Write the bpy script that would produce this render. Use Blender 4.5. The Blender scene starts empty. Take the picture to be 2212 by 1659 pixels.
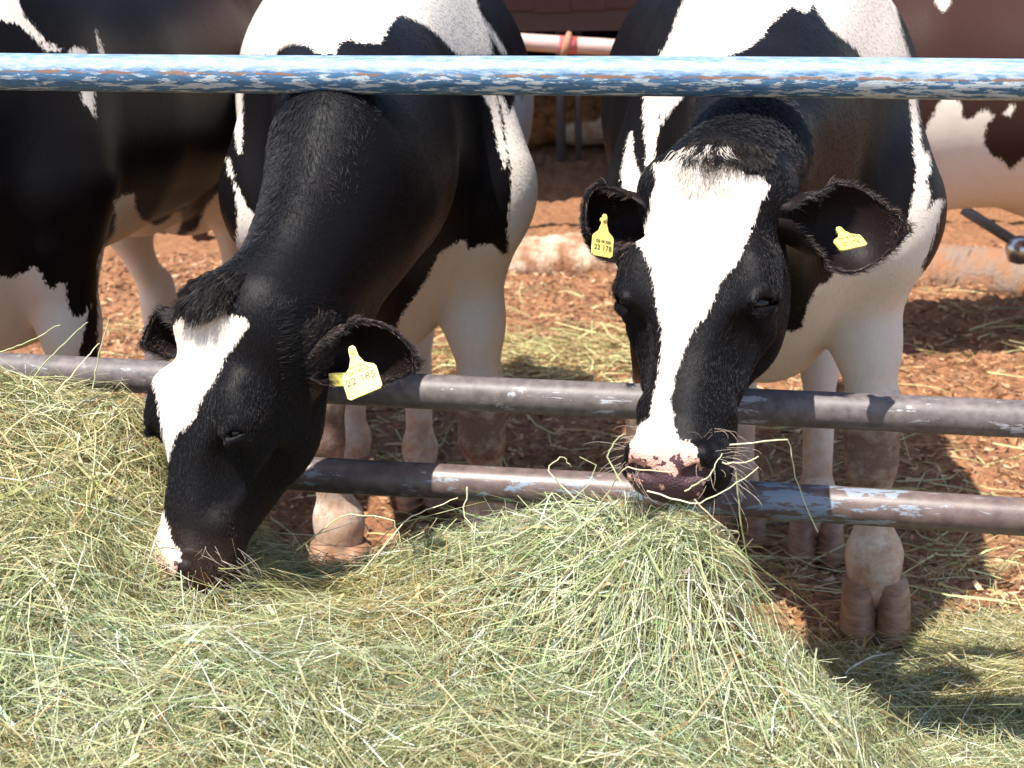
import bpy, bmesh, math, random
import numpy as np
from mathutils import Vector, Matrix

random.seed(7)
RNG = np.random.default_rng(7)
C = bpy.context.scene.collection
SC = bpy.context.scene

# ------------------------------------------------------------------ camera, sky, sun
CAM_H, PITCH, ROLL, FPX = 1.45, math.radians(17.0), math.radians(-0.8), 3500.0
cam_d = bpy.data.cameras.new('camera')
cam = bpy.data.objects.new('camera', cam_d); C.objects.link(cam)
cam_d.sensor_width = 36.0
cam_d.lens = 36.0 * FPX / 2212.0
cam_d.clip_end = 400.0
cam_d.dof.use_dof = True
cam_d.dof.focus_distance = 2.55
cam_d.dof.aperture_fstop = 8.0
R_ = Matrix.Rotation(math.radians(90) - PITCH, 4, 'X') @ Matrix.Rotation(ROLL, 4, 'Z')
cam.matrix_world = Matrix.Translation((0, 0, CAM_H)) @ R_
SC.camera = cam
RM = np.array(R_.to_3x3())          # columns: camera right, up, back

SUN_DIR = Vector((-0.26, -0.31, 0.915)).normalized()      # from the scene to the sun
world = bpy.data.worlds.new('World'); SC.world = world; world.use_nodes = True
wn = world.node_tree.nodes; wl = world.node_tree.links
sky = wn.new('ShaderNodeTexSky'); sky.sky_type = 'NISHITA'; sky.sun_disc = False
sky.sun_elevation = math.asin(SUN_DIR.z)
sky.sun_rotation = math.atan2(SUN_DIR.x, SUN_DIR.y)
wn['Background'].inputs['Strength'].default_value = 0.135
wl.new(sky.outputs[0], wn['Background'].inputs['Color'])
sun_d = bpy.data.lights.new('sun', 'SUN'); sun_d.energy = 5.0; sun_d.angle = math.radians(0.5)
sun_d.color = (1.0, 0.95, 0.88)
sun = bpy.data.objects.new('sun', sun_d); C.objects.link(sun)
sun.rotation_euler = SUN_DIR.to_track_quat('Z', 'Y').to_euler()
SC.view_settings.view_transform = 'Standard'
SC.view_settings.look = 'None'
SC.view_settings.exposure = 1.0
SC.view_settings.gamma = 1.0
SC.view_settings.use_curve_mapping = False

# ------------------------------------------------------------------ helpers
def proj(P):
    """where a world point falls in the photograph (2212 x 1659 px)"""
    q = (np.asarray(P, float) - np.array([0, 0, CAM_H])) @ RM
    d = -q[..., 2]
    return 1106 + FPX * q[..., 0] / d, 829.5 - FPX * q[..., 1] / d, d

def W(px, py, Y):
    """the world point seen at a photo pixel at the distance Y"""
    v = RM @ np.array([(px - 1106) / FPX, (829.5 - py) / FPX, -1.0])
    return np.array([0, 0, CAM_H]) + v * (Y / v[1])

def link(o, parent=None):
    C.objects.link(o)
    if parent is not None:
        o.parent = parent
        o.matrix_parent_inverse = parent.matrix_basis.inverted()
    return o

def tag(o, label=None, cat=None, group=None, kind=None):
    if label: o['label'] = label
    if cat: o['category'] = cat
    if group: o['group'] = group
    if kind: o['kind'] = kind
    return o

def empty(name, loc):
    o = bpy.data.objects.new(name, None); o.location = loc; o.empty_display_size = 0.1
    C.objects.link(o); return o

def mesh_obj(name, V, F, m, parent=None, smooth=True, attrs=None):
    me = bpy.data.meshes.new(name)
    V = np.asarray(V, np.float32)
    if isinstance(F, np.ndarray):
        n, k = F.shape
        me.vertices.add(len(V)); me.vertices.foreach_set('co', V.ravel())
        me.loops.add(n * k); me.loops.foreach_set('vertex_index', F.ravel().astype(np.int32))
        me.polygons.add(n); me.polygons.foreach_set('loop_start', np.arange(0, n * k, k, dtype=np.int32))
        me.update(calc_edges=True)
    else:
        me.from_pydata([tuple(v) for v in V], [], [tuple(f) for f in F])
    me.polygons.foreach_set('use_smooth', np.full(len(me.polygons), smooth))
    for an, av in (attrs or {}).items():
        av = np.asarray(av, np.float32)
        if av.ndim == 1:
            a = me.attributes.new(an, 'FLOAT', 'POINT'); a.data.foreach_set('value', av)
        else:
            a = me.attributes.new(an, 'FLOAT_COLOR', 'POINT')
            a.data.foreach_set('color', np.concatenate([av, np.ones((len(av), 1), np.float32)], 1).ravel())
    if m is not None: me.materials.append(m)
    o = bpy.data.objects.new(name, me)
    return link(o, parent)

def curves_obj(name, P, rad, m, parent=None, col=None):
    """P: (n strands, k points, 3)"""
    n, k, _ = P.shape
    cu = bpy.data.hair_curves.new(name)
    cu.add_curves([k] * n)
    cu.attributes['position'].data.foreach_set('vector', P.astype(np.float32).ravel())
    r = cu.attributes.get('radius') or cu.attributes.new('radius', 'FLOAT', 'POINT')
    r.data.foreach_set('value', np.broadcast_to(rad, (n, k)).astype(np.float32).ravel())
    if col is not None:
        a = cu.attributes.new('tint', 'FLOAT_COLOR', 'CURVE')
        a.data.foreach_set('color', np.concatenate([col, np.ones((n, 1))], 1).astype(np.float32).ravel())
    cu.materials.append(m)
    return link(bpy.data.objects.new(name, cu), parent)

def tube(path, rad, seg=24, caps=True):
    path = np.asarray(path, float); n = len(path)
    rad = np.broadcast_to(rad, (n,))
    T = np.gradient(path, axis=0); T /= np.linalg.norm(T, axis=1)[:, None]
    ref = np.array([0, 0, 1.0]) if abs(T[0][2]) < 0.9 else np.array([0, 1.0, 0])
    V, F = [], []
    for i in range(n):
        a = np.cross(T[i], ref); a /= np.linalg.norm(a); b = np.cross(a, T[i])
        for j in range(seg):
            ph = 2 * math.pi * j / seg
            V.append(path[i] + rad[i] * (math.cos(ph) * a + math.sin(ph) * b))
    for i in range(n - 1):
        for j in range(seg):
            k = (j + 1) % seg
            F.append((i * seg + j, i * seg + k, (i + 1) * seg + k, (i + 1) * seg + j))
    if caps:
        F.append(tuple(range(seg))[::-1]); F.append(tuple((n - 1) * seg + j for j in range(seg)))
    return np.array(V), F

# ---- node material helpers
class NT:
    def __init__(s, name):
        s.m = bpy.data.materials.new(name); s.m.use_nodes = True
        s.t = s.m.node_tree; s.bsdf = s.t.nodes['Principled BSDF']
    def n(s, typ, **kw):
        nd = s.t.nodes.new(typ)
        for k, v in kw.items():
            if k.startswith('_'): setattr(nd, k[1:], v)
        return nd
    def l(s, a, b): s.t.links.new(a, b)
    def noise(s, scale, detail=4, rough=0.55, vec=None, dist=0.0):
        nd = s.n('ShaderNodeTexNoise'); nd.inputs['Scale'].default_value = scale
        nd.inputs['Detail'].default_value = detail; nd.inputs['Roughness'].default_value = rough
        nd.inputs['Distortion'].default_value = dist
        if vec is not None: s.l(vec, nd.inputs['Vector'])
        return nd.outputs['Fac']
    def obj(s, scale=(1, 1, 1), which='Object', rot=(0, 0, 0)):
        tc = s.n('ShaderNodeTexCoord'); mp = s.n('ShaderNodeMapping')
        mp.inputs['Scale'].default_value = scale; mp.inputs['Rotation'].default_value = rot
        s.l(tc.outputs[which], mp.inputs['Vector']); return mp.outputs[0]
    def ramp(s, fac, pts, interp='LINEAR'):
        r = s.n('ShaderNodeValToRGB'); r.color_ramp.interpolation = interp
        e = r.color_ramp.elements
        while len(e) < len(pts): e.new(0.5)
        for i, (p, c) in enumerate(pts):
            e[i].position = p; e[i].color = (c, c, c, 1) if isinstance(c, (int, float)) else (*c, 1)
        s.l(fac, r.inputs[0]); return r.outputs[0]
    def mix(s, fac, a, b, blend='MIX'):
        x = s.n('ShaderNodeMix'); x.data_type = 'RGBA'; x.blend_type = blend
        for sock, v in ((x.inputs[0], fac), (x.inputs[6], a), (x.inputs[7], b)):
            if isinstance(v, bpy.types.NodeSocket): s.l(v, sock)
            elif isinstance(v, (int, float)): sock.default_value = v if sock.type == 'VALUE' else (v, v, v, 1)
            else: sock.default_value = (*v, 1)
        return x.outputs[2]
    def math(s, op, a, b=0.0, clamp=False):
        x = s.n('ShaderNodeMath'); x.operation = op; x.use_clamp = clamp
        for sock, v in ((x.inputs[0], a), (x.inputs[1], b)):
            if isinstance(v, bpy.types.NodeSocket): s.l(v, sock)
            else: sock.default_value = v
        return x.outputs[0]
    def attr(s, name):
        a = s.n('ShaderNodeAttribute'); a.attribute_name = name; return a
    def bump(s, h, strength=0.3, dist=0.01):
        b = s.n('ShaderNodeBump'); b.inputs['Strength'].default_value = strength
        b.inputs['Distance'].default_value = dist; s.l(h, b.inputs['Height'])
        s.l(b.outputs[0], s.bsdf.inputs['Normal']); return b
    def set(s, **kw):
        for k, v in kw.items():
            sock = s.bsdf.inputs[k.replace('_', ' ')]
            if isinstance(v, bpy.types.NodeSocket): s.l(v, sock)
            elif isinstance(v, tuple): sock.default_value = (*v, 1)
            else: sock.default_value = v
        return s

# ------------------------------------------------------------------ smooth pseudo-noise for geometry
def vnoise(x, y, seed=0, octaves=4, freq=1.0, gain=0.5):
    """value noise on a lattice, vectorised"""
    out = np.zeros_like(x, dtype=float); amp = 1.0; tot = 0
    for o in range(octaves):
        r = np.random.default_rng(seed + o * 17).random((256, 256))
        fx, fy = x * freq, y * freq
        ix, iy = np.floor(fx).astype(int), np.floor(fy).astype(int)
        tx, ty = fx - ix, fy - iy
        tx = tx * tx * (3 - 2 * tx); ty = ty * ty * (3 - 2 * ty)
        g = lambda a, b: r[a & 255, b & 255]
        v = (g(ix, iy) * (1 - tx) + g(ix + 1, iy) * tx) * (1 - ty) + (g(ix, iy + 1) * (1 - tx) + g(ix + 1, iy + 1) * tx) * ty
        out += amp * (v - 0.5); tot += amp; amp *= gain; freq *= 2.03
    return out / tot * 2

def sstep(a, b, x):
    t = np.clip((x - a) / (b - a), 0, 1); return t * t * (3 - 2 * t)

def ground_z(x, y):
    """the yard falls away from the feed alley"""
    return -0.20 * sstep(3.05, 4.0, y)

# ================================================================== SETTING
# ---- ground
def build_ground():
    m = NT('muck')
    v = m.obj()
    n1 = m.noise(3.0, 5, 0.6, v); n2 = m.noise(45, 5, 0.65, v); n3 = m.noise(140, 3, 0.6, v)
    c = m.ramp(n2, [(0.3, (0.085, 0.038, 0.018)), (0.5, (0.27, 0.125, 0.058)), (0.72, (0.44, 0.24, 0.12))])
    c = m.mix(m.ramp(n1, [(0.35, 0.0), (0.7, 0.55)]), c, (0.20, 0.085, 0.040))
    m.set(Base_Color=c, Roughness=0.8, Specular_IOR_Level=0.25)
    m.bump(m.math('ADD', m.math('MULTIPLY', n2, 1.0), m.math('MULTIPLY', n3, 0.5)), 0.9, 0.012)
    xs = np.arange(-2.6, 3.3, 0.018); ys = np.concatenate([np.arange(1.2, 7.6, 0.018), np.arange(7.62, 15, 0.08)])
    X, Y = np.meshgrid(xs, ys, indexing='ij')
    Z = ground_z(X, Y) + 0.028 * vnoise(X, Y, 3, 3, 2.2) 
    lump = vnoise(X, Y, 40, 3, 14.0)
    Z += 0.030 * lump * sstep(2.9, 3.5, Y) + 0.012 * vnoise(X, Y, 77, 2, 40)
    Z -= 0.02 + 0.03 * sstep(3.1, 2.8, Y)
    n, k = X.shape
    V = np.stack([X, Y, Z], -1).reshape(-1, 3)
    I = np.arange(n * k).reshape(n, k)
    F = np.stack([I[:-1, :-1], I[1:, :-1], I[1:, 1:], I[:-1, 1:]], -1).reshape(-1, 4)
    o = mesh_obj('ground', V, F, m.m); tag(o, kind='structure')
    far = [(-60, -30, -0.3), (60, -30, -0.3), (60, 80, -0.3), (-60, 80, -0.3)]
    o2 = mesh_obj('yard_ground', far, [(0, 1, 2, 3)], m.m, smooth=False); tag(o2, kind='structure')

# ---- fence rails
FENCE_S = -0.210
def fence_y(x): return 2.52 + FENCE_S * x
RAILS = {}
def build_fence():
    f = empty('feed_fence', (0, fence_y(0), 0))
    tag(f, 'steel pipe feed fence with a blue peeling top rail above two dark rails', 'fence')
    # top rail
    m = NT('top_rail_paint')
    lng = m.obj((1.0, 1.0, 1.0))
    st = m.obj((5.0, 26.0, 26.0))
    n = m.noise(5.2, 9, 0.68, st, 0.2)
    nf = m.noise(9.0, 5, 0.65, m.obj((4, 22, 22)), 0.3)
    nz = m.noise(1.1, 3, 0.5, m.obj((2.2, 1, 1)))
    sep = m.n('ShaderNodeSeparateXYZ'); m.l(lng, sep.inputs[0])
    z = m.math('DIVIDE', sep.outputs['Z'], 0.03)             # -1 bottom .. 1 top
    blue = m.ramp(nf, [(0.3, (0.030, 0.080, 0.15)), (0.7, (0.070, 0.18, 0.31))])
    pale = m.ramp(nf, [(0.3, (0.30, 0.36, 0.37)), (0.7, (0.50, 0.57, 0.60))])
    # primer showing in patches
    k = m.math('ADD', m.math('MULTIPLY', n, 1.0), m.math('MULTIPLY', nz, 0.35))
    c = m.mix(m.ramp(k, [(0.70, 0.0), (0.72, 1.0)]), blue, pale)
    top_sheen = m.ramp(m.math('ADD', z, m.math('MULTIPLY', m.math('SUBTRACT', n, 0.5), 1.6)), [(0.12, 0.0), (0.22, 0.80)])  # sun and sky highlight painted as a paler upper half
    c = m.mix(top_sheen, c, m.ramp(nf, [(0.40, (0.12, 0.21, 0.33)), (0.60, (0.27, 0.33, 0.40))]))
    rustband = m.ramp(m.math('ABSOLUTE', m.math('SUBTRACT', z, 0.10)), [(0.0, 1.0), (0.55, 0.0)])
    rn = m.noise(2.6, 7, 0.72, m.obj((7, 26, 26)))
    c = m.mix(m.ramp(m.math('MULTIPLY', rustband, rn), [(0.45, 0.0), (0.49, 0.9)]), c, (0.20, 0.10, 0.055))
    m.set(Base_Color=c, Roughness=m.ramp(n, [(0.3, 0.42), (0.7, 0.6)]), Specular_IOR_Level=0.45)
    m.bump(k, 0.35, 0.002)
    mats = [m.m]
    # middle rail
    m = NT('middle_rail_metal')
    n = m.noise(2.6, 9, 0.75, m.obj((6, 20, 20)), 0.6); g = m.noise(3, 3, 0.5, m.obj((1.5, 1.5, 1.5)))
    n5 = m.noise(60, 3, 0.6, m.obj())
    base = m.ramp(n5, [(0.3, (0.075, 0.062, 0.060)), (0.7, (0.15, 0.125, 0.118))])
    k = m.math('ADD', n, m.math('MULTIPLY', g, 0.45))
    c = m.mix(m.ramp(k, [(0.83, 0.0), (0.86, 0.9)]), base, (0.36, 0.37, 0.40))
    c = m.mix(m.ramp(m.noise(5, 5, 0.7, m.obj((3, 10, 10))), [(0.60, 0.0), (0.68, 0.5)]), c, (0.15, 0.085, 0.06))
    m.set(Base_Color=c, Roughness=0.50, Specular_IOR_Level=0.40); m.bump(n5, 0.12, 0.002)
    mats.append(m.m)
    # bottom rail
    m = NT('bottom_rail_paint')
    n = m.noise(2.3, 9, 0.72, m.obj((6, 24, 24)), 0.4); g = m.noise(2.2, 3, 0.5, m.obj((1.5, 1.5, 1.5)))
    base = m.ramp(m.noise(40, 3, 0.6, m.obj()), [(0.3, (0.075, 0.050, 0.045)), (0.7, (0.16, 0.11, 0.095))])
    k = m.math('ADD', n, m.math('MULTIPLY', g, 0.5))
    c = m.mix(m.ramp(k, [(0.81, 0.0), (0.83, 1.0)]), base, m.ramp(g, [(0.3, (0.27, 0.28, 0.29)), (0.6, (0.19, 0.23, 0.28))]))
    m.set(Base_Color=c, Roughness=0.42, Specular_IOR_Level=0.55); m.bump(k, 0.25, 0.002)
    mats.append(m.m)
    labs = ['blue and white peeling top rail', 'dark scuffed middle rail', 'brown bottom rail flecked with pale blue paint']
    th = math.atan(FENCE_S)
    for (px, py, r, mt, lab) in ((1106, 163.5, 0.0300, mats[0], labs[0]), (1106, 853, 0.0290, mats[1], labs[1]), (1106, 1050, 0.0300, mats[2], labs[2])):
        z = W(px, py, fence_y(0))[2]
        L = 4.4
        V, F = tube([(x, 0, 0) for x in np.linspace(-L / 2, L / 2, 60)], r, 40)
        V[:, 2] += 0.0015 * np.sin(V[:, 0] * 3.1 + py); V[:, 1] += 0.001 * np.sin(V[:, 0] * 5.3)
        o = mesh_obj('rail', V, F, mt)
        o.location = (0, fence_y(0), z); o.rotation_euler = (0, 0, th)
        bpy.context.view_layer.update()
        o.parent = f; o.matrix_parent_inverse = f.matrix_basis.inverted()
        o['label'] = lab
        RAILS[lab.split()[0]] = z
    for x in (-2.1, 2.1):                                     # posts just outside the photograph
        V, F = tube([(x, fence_y(x) + 0.066, z) for z in (-0.05, 0.4, 0.8, 1.3)], 0.035, 24)
        mesh_obj('post', V, F, mats[1], f)

# ---- hay heights: a mound drawn through known points
HAY_CTRL = [  # px, py, Y
    (-150, 800, 2.58), (0, 800, 2.56), (150, 812, 2.52), (290, 860, 2.46), (330, 1000, 2.36), (120, 1000, 2.36), (-100, 1000, 2.34),
    (100, 1200, 2.14), (330, 1385, 2.06), (430, 1350, 2.12), (200, 1290, 2.06), (-100, 1300, 2.0), (0, 1480, 1.86), (0, 1659, 1.72), (500, 1659, 1.74), (480, 1420, 1.95),
    (560, 1250, 2.30), (700, 1300, 2.34), (690, 1300, 2.55), (900, 1215, 2.42), (900, 1250, 2.60), (1050, 1250, 2.60), (980, 1195, 2.38), (1110, 1175, 2.38), (1240, 1095, 2.33), (1380, 1005, 2.18), (1470, 1032, 2.13), (1550, 1090, 2.15), (1450, 1092, 2.07), (1380, 1085, 2.08), (1515, 1112, 2.08), (1690, 1400, 2.899), (1720, 1520, 2.615), (1560, 1600, 2.217), (1660, 1340, 3.068),
    (1590, 1260, 2.22), (1560, 1380, 2.36), (1300, 1400, 2.04), (900, 1400, 2.06), (1100, 1659, 1.78), (1600, 1500, 2.556), (1620, 1659, 2.273), (1750, 1659, 2.358), (2000, 1659, 2.376), (2300, 1659, 2.376), (1800, 1480, 2.724), (1700, 1560, 2.548), (2200, 1430, 2.779), (2000, 1540, 2.581), (2280, 1540, 2.563),
    (1400, 1250, 2.14), (1400, 1480, 1.98),
]
def _hay_setup():
    P = []
    for px, py, Y in HAY_CTRL:
        w = W(px, py, Y); P.append(w)
    for x in (-1.1, -0.8, -0.5, -0.25, 0.0, 0.2, 0.38):
        P.append(np.array([x, 2.86, 0.02])); P.append(np.array([x, 3.2, 0.0]))
    for x, z in ((0.42, 0.01), (0.55, -0.01), (0.68, 0.0), (0.82, 0.03), (0.98, 0.05)): P.append(np.array([x, 2.70, z + 0.02])); P.append(np.array([x, 2.9, z])); P.append(np.array([x, 3.15, z - 0.01]))
    for x, z in ((-1.2, 0.38), (-0.5, 0.38), (0, 0.36), (0.5, 0.2), (1.2, 0.12)): P.append(np.array([x, 1.2, z]))
    P = np.array(P)
    n = len(P)
    d = np.linalg.norm(P[:, None, :2] - P[None, :, :2], axis=2)
    K = np.sqrt(d ** 2 + 0.02 ** 2)
    A = np.zeros((n + 3, n + 3)); A[:n, :n] = K - 0.0 * np.eye(n); A[:n, n] = 1; A[:n, n + 1:] = P[:, :2]; A[n:, :n] = A[:n, n:].T
    A[:n, :n] -= np.eye(n) * 0.015
    b = np.concatenate([P[:, 2], [0, 0, 0]])
    return P, np.linalg.lstsq(A, b, rcond=None)[0]
_HP, _HW = _hay_setup()
def hay_z(x, y):
    x = np.asarray(x, float); y = np.asarray(y, float)
    s = x.shape; x = x.ravel(); y = y.ravel(); out = np.empty(len(x))
    n = len(_HP)
    for i in range(0, len(x), 20000):
        xx, yy = x[i:i + 20000], y[i:i + 20000]
        d = np.sqrt((xx[:, None] - _HP[None, :, 0]) ** 2 + (yy[:, None] - _HP[None, :, 1]) ** 2 + 0.02 ** 2)
        out[i:i + 20000] = d @ _HW[:n] + _HW[n] + _HW[n + 1] * xx + _HW[n + 2] * yy
    out = out.reshape(s); x = x.reshape(s); y = y.reshape(s)
    fade = sstep(3.35, 2.75, y)
    out = out * fade + (1 - fade) * -0.06
    out = out + 0.035 * vnoise(x + 0.35 * y, 1.7 * y, 31, 2, 3.0) * fade * (1 - 0.7 * sstep(0.3, 0.5, x))
    rag = np.exp(-((x - 0.42 - 0.25 * (2.3 - y)) / 0.16) ** 2) * sstep(3.0, 2.5, y)
    out = out + (0.085 * vnoise(x, y, 51, 2, 8.0) - 0.02) * rag
    return out + 0.040 * vnoise(x, y, 11, 3, 6.5) * fade * (1 - 0.6 * sstep(2.5, 2.7, y) * sstep(0.3, 0.45, x))

_HG = None
def hay_lookup(x, y):
    global _HG
    if _HG is None:
        gx, gy = np.meshgrid(np.arange(-2.0, 2.0, 0.01), np.arange(0.8, 4.2, 0.01), indexing='ij'); _HG = hay_z(gx, gy)
    fx = np.clip((x + 2.0) / 0.01, 0, _HG.shape[0] - 2); fy = np.clip((y - 0.8) / 0.01, 0, _HG.shape[1] - 2)
    ix, iy = fx.astype(int), fy.astype(int); tx, ty = fx - ix, fy - iy
    return (_HG[ix, iy] * (1 - tx) + _HG[ix + 1, iy] * tx) * (1 - ty) + (_HG[ix, iy + 1] * (1 - tx) + _HG[ix + 1, iy + 1] * tx) * ty

def ribbons(base, dirs, length, width, bend, nseg, lift=None, side=None, rng=RNG, droop=0.0):
    """flat bent blades; base (n,3), dirs (n,3) -> V, F"""
    n = len(base)
    t = np.linspace(0, 1, nseg + 1)
    up = np.array([0, 0, 1.0])
    perp = np.cross(dirs, up); nn = np.linalg.norm(perp, axis=1)[:, None]; perp = perp / np.maximum(nn, 1e-6)
    up2 = np.cross(perp, dirs)
    b1 = rng.normal(0, 1, (n, 1)) * bend; b2 = rng.normal(0, 1, (n, 1)) * bend
    kink = rng.random((n, 1)); kamt = rng.normal(0, 1, (n, 1)) * (rng.random((n, 1)) < 0.3) * bend * 1.6
    tt = t[None, :]
    s = length[:, None] * (tt - 0.5)
    c1 = length[:, None] * (b1 * (tt - 0.5) ** 2 * 1.6 + kamt * np.maximum(tt - kink, 0))
    c2 = length[:, None] * (b2 * (tt - 0.5) ** 2 * 0.45) - droop * length[:, None] * (tt - 0.5) ** 2
    P = base[:, None, :] + dirs[:, None, :] * s[..., None] + perp[:, None, :] * c1[..., None] + up2[:, None, :] * c2[..., None]
    T = np.gradient(P, axis=1); T /= np.maximum(np.linalg.norm(T, axis=2, keepdims=True), 1e-9)
    ang = rng.random((n, 1)) * np.pi + (rng.normal(0, 0.6, (n, 1)) * tt)
    A = np.cross(T, np.broadcast_to(up + 1e-3, T.shape)); A /= np.maximum(np.linalg.norm(A, axis=2, keepdims=True), 1e-6)
    B = np.cross(A, T)
    S = A * np.cos(ang)[..., None] + B * np.sin(ang)[..., None]
    wd = width[:, None] * np.clip(np.minimum(1.0, 3.5 * (1.02 - tt)), 0.15, 1)
    L_, R2 = P - S * wd[..., None] / 2, P + S * wd[..., None] / 2
    V = np.stack([L_, R2], 2).reshape(-1, 3)
    idx = np.arange(n)[:, None] * (2 * (nseg + 1)) + np.arange(nseg)[None, :] * 2
    F = np.stack([idx, idx + 1, idx + 3, idx + 2], -1).reshape(-1, 4)
    return V, F, P

def strand_mat(name, rough=0.5, trans=0.25):
    m = NT(name)
    a = m.attr('tint')
    m.set(Base_Color=a.outputs['Color'], Roughness=rough, Specular_IOR_Level=0.45)
    tr = m.n('ShaderNodeBsdfTranslucent'); m.l(a.outputs['Color'], tr.inputs[0])
    mx = m.n('ShaderNodeMixShader'); mx.inputs[0].default_value = trans
    out = m.t.nodes['Material Output']
    m.l(m.bsdf.outputs[0], mx.inputs[1]); m.l(tr.outputs[0], mx.inputs[2]); m.l(mx.outputs[0], out.inputs[0])
    return m.m

HAY_COLS = np.array([(0.60, 0.59, 0.37), (0.43, 0.46, 0.23), (0.26, 0.32, 0.14), (0.66, 0.58, 0.37), (0.50, 0.38, 0.19), (0.34, 0.19, 0.08), (0.50, 0.56, 0.42), (0.78, 0.78, 0.64)])
HAY_W = np.array([0.20, 0.22, 0.17, 0.13, 0.09, 0.05, 0.09, 0.05])
def hay_colors(n, rng, patch=None):
    w = np.cumsum(HAY_W / HAY_W.sum()); i = np.searchsorted(w, rng.random(n)).clip(0, len(HAY_COLS) - 1)
    c = HAY_COLS[i] * (0.42 + 0.68 * rng.random((n, 1)))
    if patch is not None: c = c * (1 - patch[:, None]) + np.array([0.42, 0.27, 0.11]) * (0.6 + 0.5 * rng.random((n, 1))) * patch[:, None]
    return c

def build_hay():
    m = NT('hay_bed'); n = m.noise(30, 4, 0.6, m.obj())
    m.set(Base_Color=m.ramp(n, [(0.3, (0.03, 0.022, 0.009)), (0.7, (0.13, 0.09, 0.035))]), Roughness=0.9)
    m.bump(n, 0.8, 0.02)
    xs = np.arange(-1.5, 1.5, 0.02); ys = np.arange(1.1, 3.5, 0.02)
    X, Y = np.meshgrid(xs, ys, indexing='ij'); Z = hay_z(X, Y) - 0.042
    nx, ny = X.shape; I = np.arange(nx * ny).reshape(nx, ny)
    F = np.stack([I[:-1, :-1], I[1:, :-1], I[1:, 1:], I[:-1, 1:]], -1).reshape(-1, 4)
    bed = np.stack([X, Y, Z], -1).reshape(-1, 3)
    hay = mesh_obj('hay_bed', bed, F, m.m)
    tag(hay, kind='stuff')
    rng = np.random.default_rng(21)
    def strands(N, lmin, lmax, wmin, wmax, steep, lo, hi, bend, seg=3):
        x = rng.uniform(-1.05, 1.05, N * 2); y = rng.uniform(1.5, 3.25, N * 2)
        px, py, d = proj(np.stack([x, y, hay_z(x, y)], 1))
        ok = (px > -120) & (px < 2330) & (py < 1800)
        # sparse on the yard side
        dens = np.where(y > fence_y(x) + 0.15, 0.45, 1.0) * np.where(y > 3.0, 0.35, 1.0)
        # a bare muddy strip by the right hoof
        bare = (np.abs(px - 1740) < 250 + 60 * vnoise(x, y, 3, 2, 9.0)) & (py > 1200) & (py < 1415 + 40 * vnoise(x, y, 4, 2, 12.0))
        dens = np.where(bare, 0.06, dens); dens = np.where((y > fence_y(x) + 0.15) & (x > 0.36) & ~bare, np.where(px > 1990, 1.0, 0.55), dens)
        cl = vnoise(x, y, 90, 3, 9.0); dens = dens * np.clip(0.75 + 1.1 * cl, 0.15, 1.0)
        ok &= rng.random(N * 2) < dens
        x, y = x[ok][:N], y[ok][:N]; n = len(x)
        e = 0.02
        zx = (hay_z(x + e, y) - hay_z(x - e, y)) / (2 * e); zy = (hay_z(x, y + e) - hay_z(x, y - e)) / (2 * e)
        flow = 4.5 * vnoise(x, y, 5, 2, 1.7) + 2.2 * vnoise(x, y, 8, 2, 6.0) + 0.2
        a = flow + rng.normal(0, 1, n) * np.where(rng.random(n) < 0.65, 0.38, 1.3)
        # directions spread evenly within the slope of the heap
        g_ = np.sqrt(zx ** 2 + zy ** 2) + 1e-5; cx_, cy_ = zx / g_, zy / g_; gl = np.minimum(g_, 2.0); il = 1 / np.sqrt(1 + gl ** 2)
        ca, sa = np.cos(a) * cx_ + np.sin(a) * cy_, -np.cos(a) * cy_ + np.sin(a) * cx_
        nz_ = np.clip(rng.normal(0, steep, n), -1.2, 1.2)
        D = np.stack([ca * cx_ * il - sa * cy_, ca * cy_ * il + sa * cx_, ca * gl * il], 1) + nz_[:, None] * np.stack([-zx, -zy, np.ones(n)], 1) * il[:, None]
        D /= np.linalg.norm(D, axis=1)[:, None]; kk = gl / g_
        Z = hay_z(x, y) + rng.uniform(lo, hi, n)
        Lh = rng.uniform(lmin, lmax, n); Wd = rng.uniform(wmin, wmax, n)
        V, F, P = ribbons(np.stack([x, y, Z], 1), D, Lh, Wd, bend, seg, rng=rng)
        tang = hay_z(x, y)[:, None] + kk[:, None] * (zx[:, None] * (P[..., 0] - x[:, None]) + zy[:, None] * (P[..., 1] - y[:, None]))
        cf = np.where(rng.random(n) < 0.93, rng.uniform(0.55, 1.0, n), 0.3 + 0.65 * (Lh > 0.09))[:, None]
        dzp = (hay_lookup(P[..., 0], P[..., 1]) - tang) * cf
        V[:, 2] += np.repeat(dzp, 2, axis=1).ravel()
        V[:, 2] = np.minimum(V[:, 2], hay_lookup(V[:, 0], V[:, 1]) + np.repeat(np.where(rng.random(n) < 0.06, 0.11, rng.uniform(0.02, 0.05, n)), 2 * (seg + 1)))
        px, py, _ = proj(np.stack([x, y, Z], 1))
        br = np.exp(-(((px - 920) / 170) ** 2 + ((py - 1330) / 70) ** 2)) * 0.75 + 0.35 * np.clip(vnoise(x, y, 60, 2, 4.0), 0, 1)
        br = np.maximum(br, np.where(px > 1880, 0.2, 0.75) * (y > fence_y(x) + 0.25))
        col = hay_colors(n, rng, np.clip(br, 0, 1))
        sv = np.clip(0.5 + 1.3 * vnoise(x, y, 131, 2, 2.6) + 0.25 * (py > 1350) * (px < 900), 0, 1)[:, None]   # silvery green and straw yellow sorts of hay
        col = col * ((1 - sv) * np.array([1.06, 1.0, 0.80]) + sv * np.array([1.02, 1.10, 1.04]))
        hl = rng.random(n) < 0.035; col[hl] = np.array([0.80, 0.80, 0.68]); col = col.clip(0, 0.85)
        return V, F, np.repeat(col, 2 * (seg + 1), axis=0)
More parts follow.
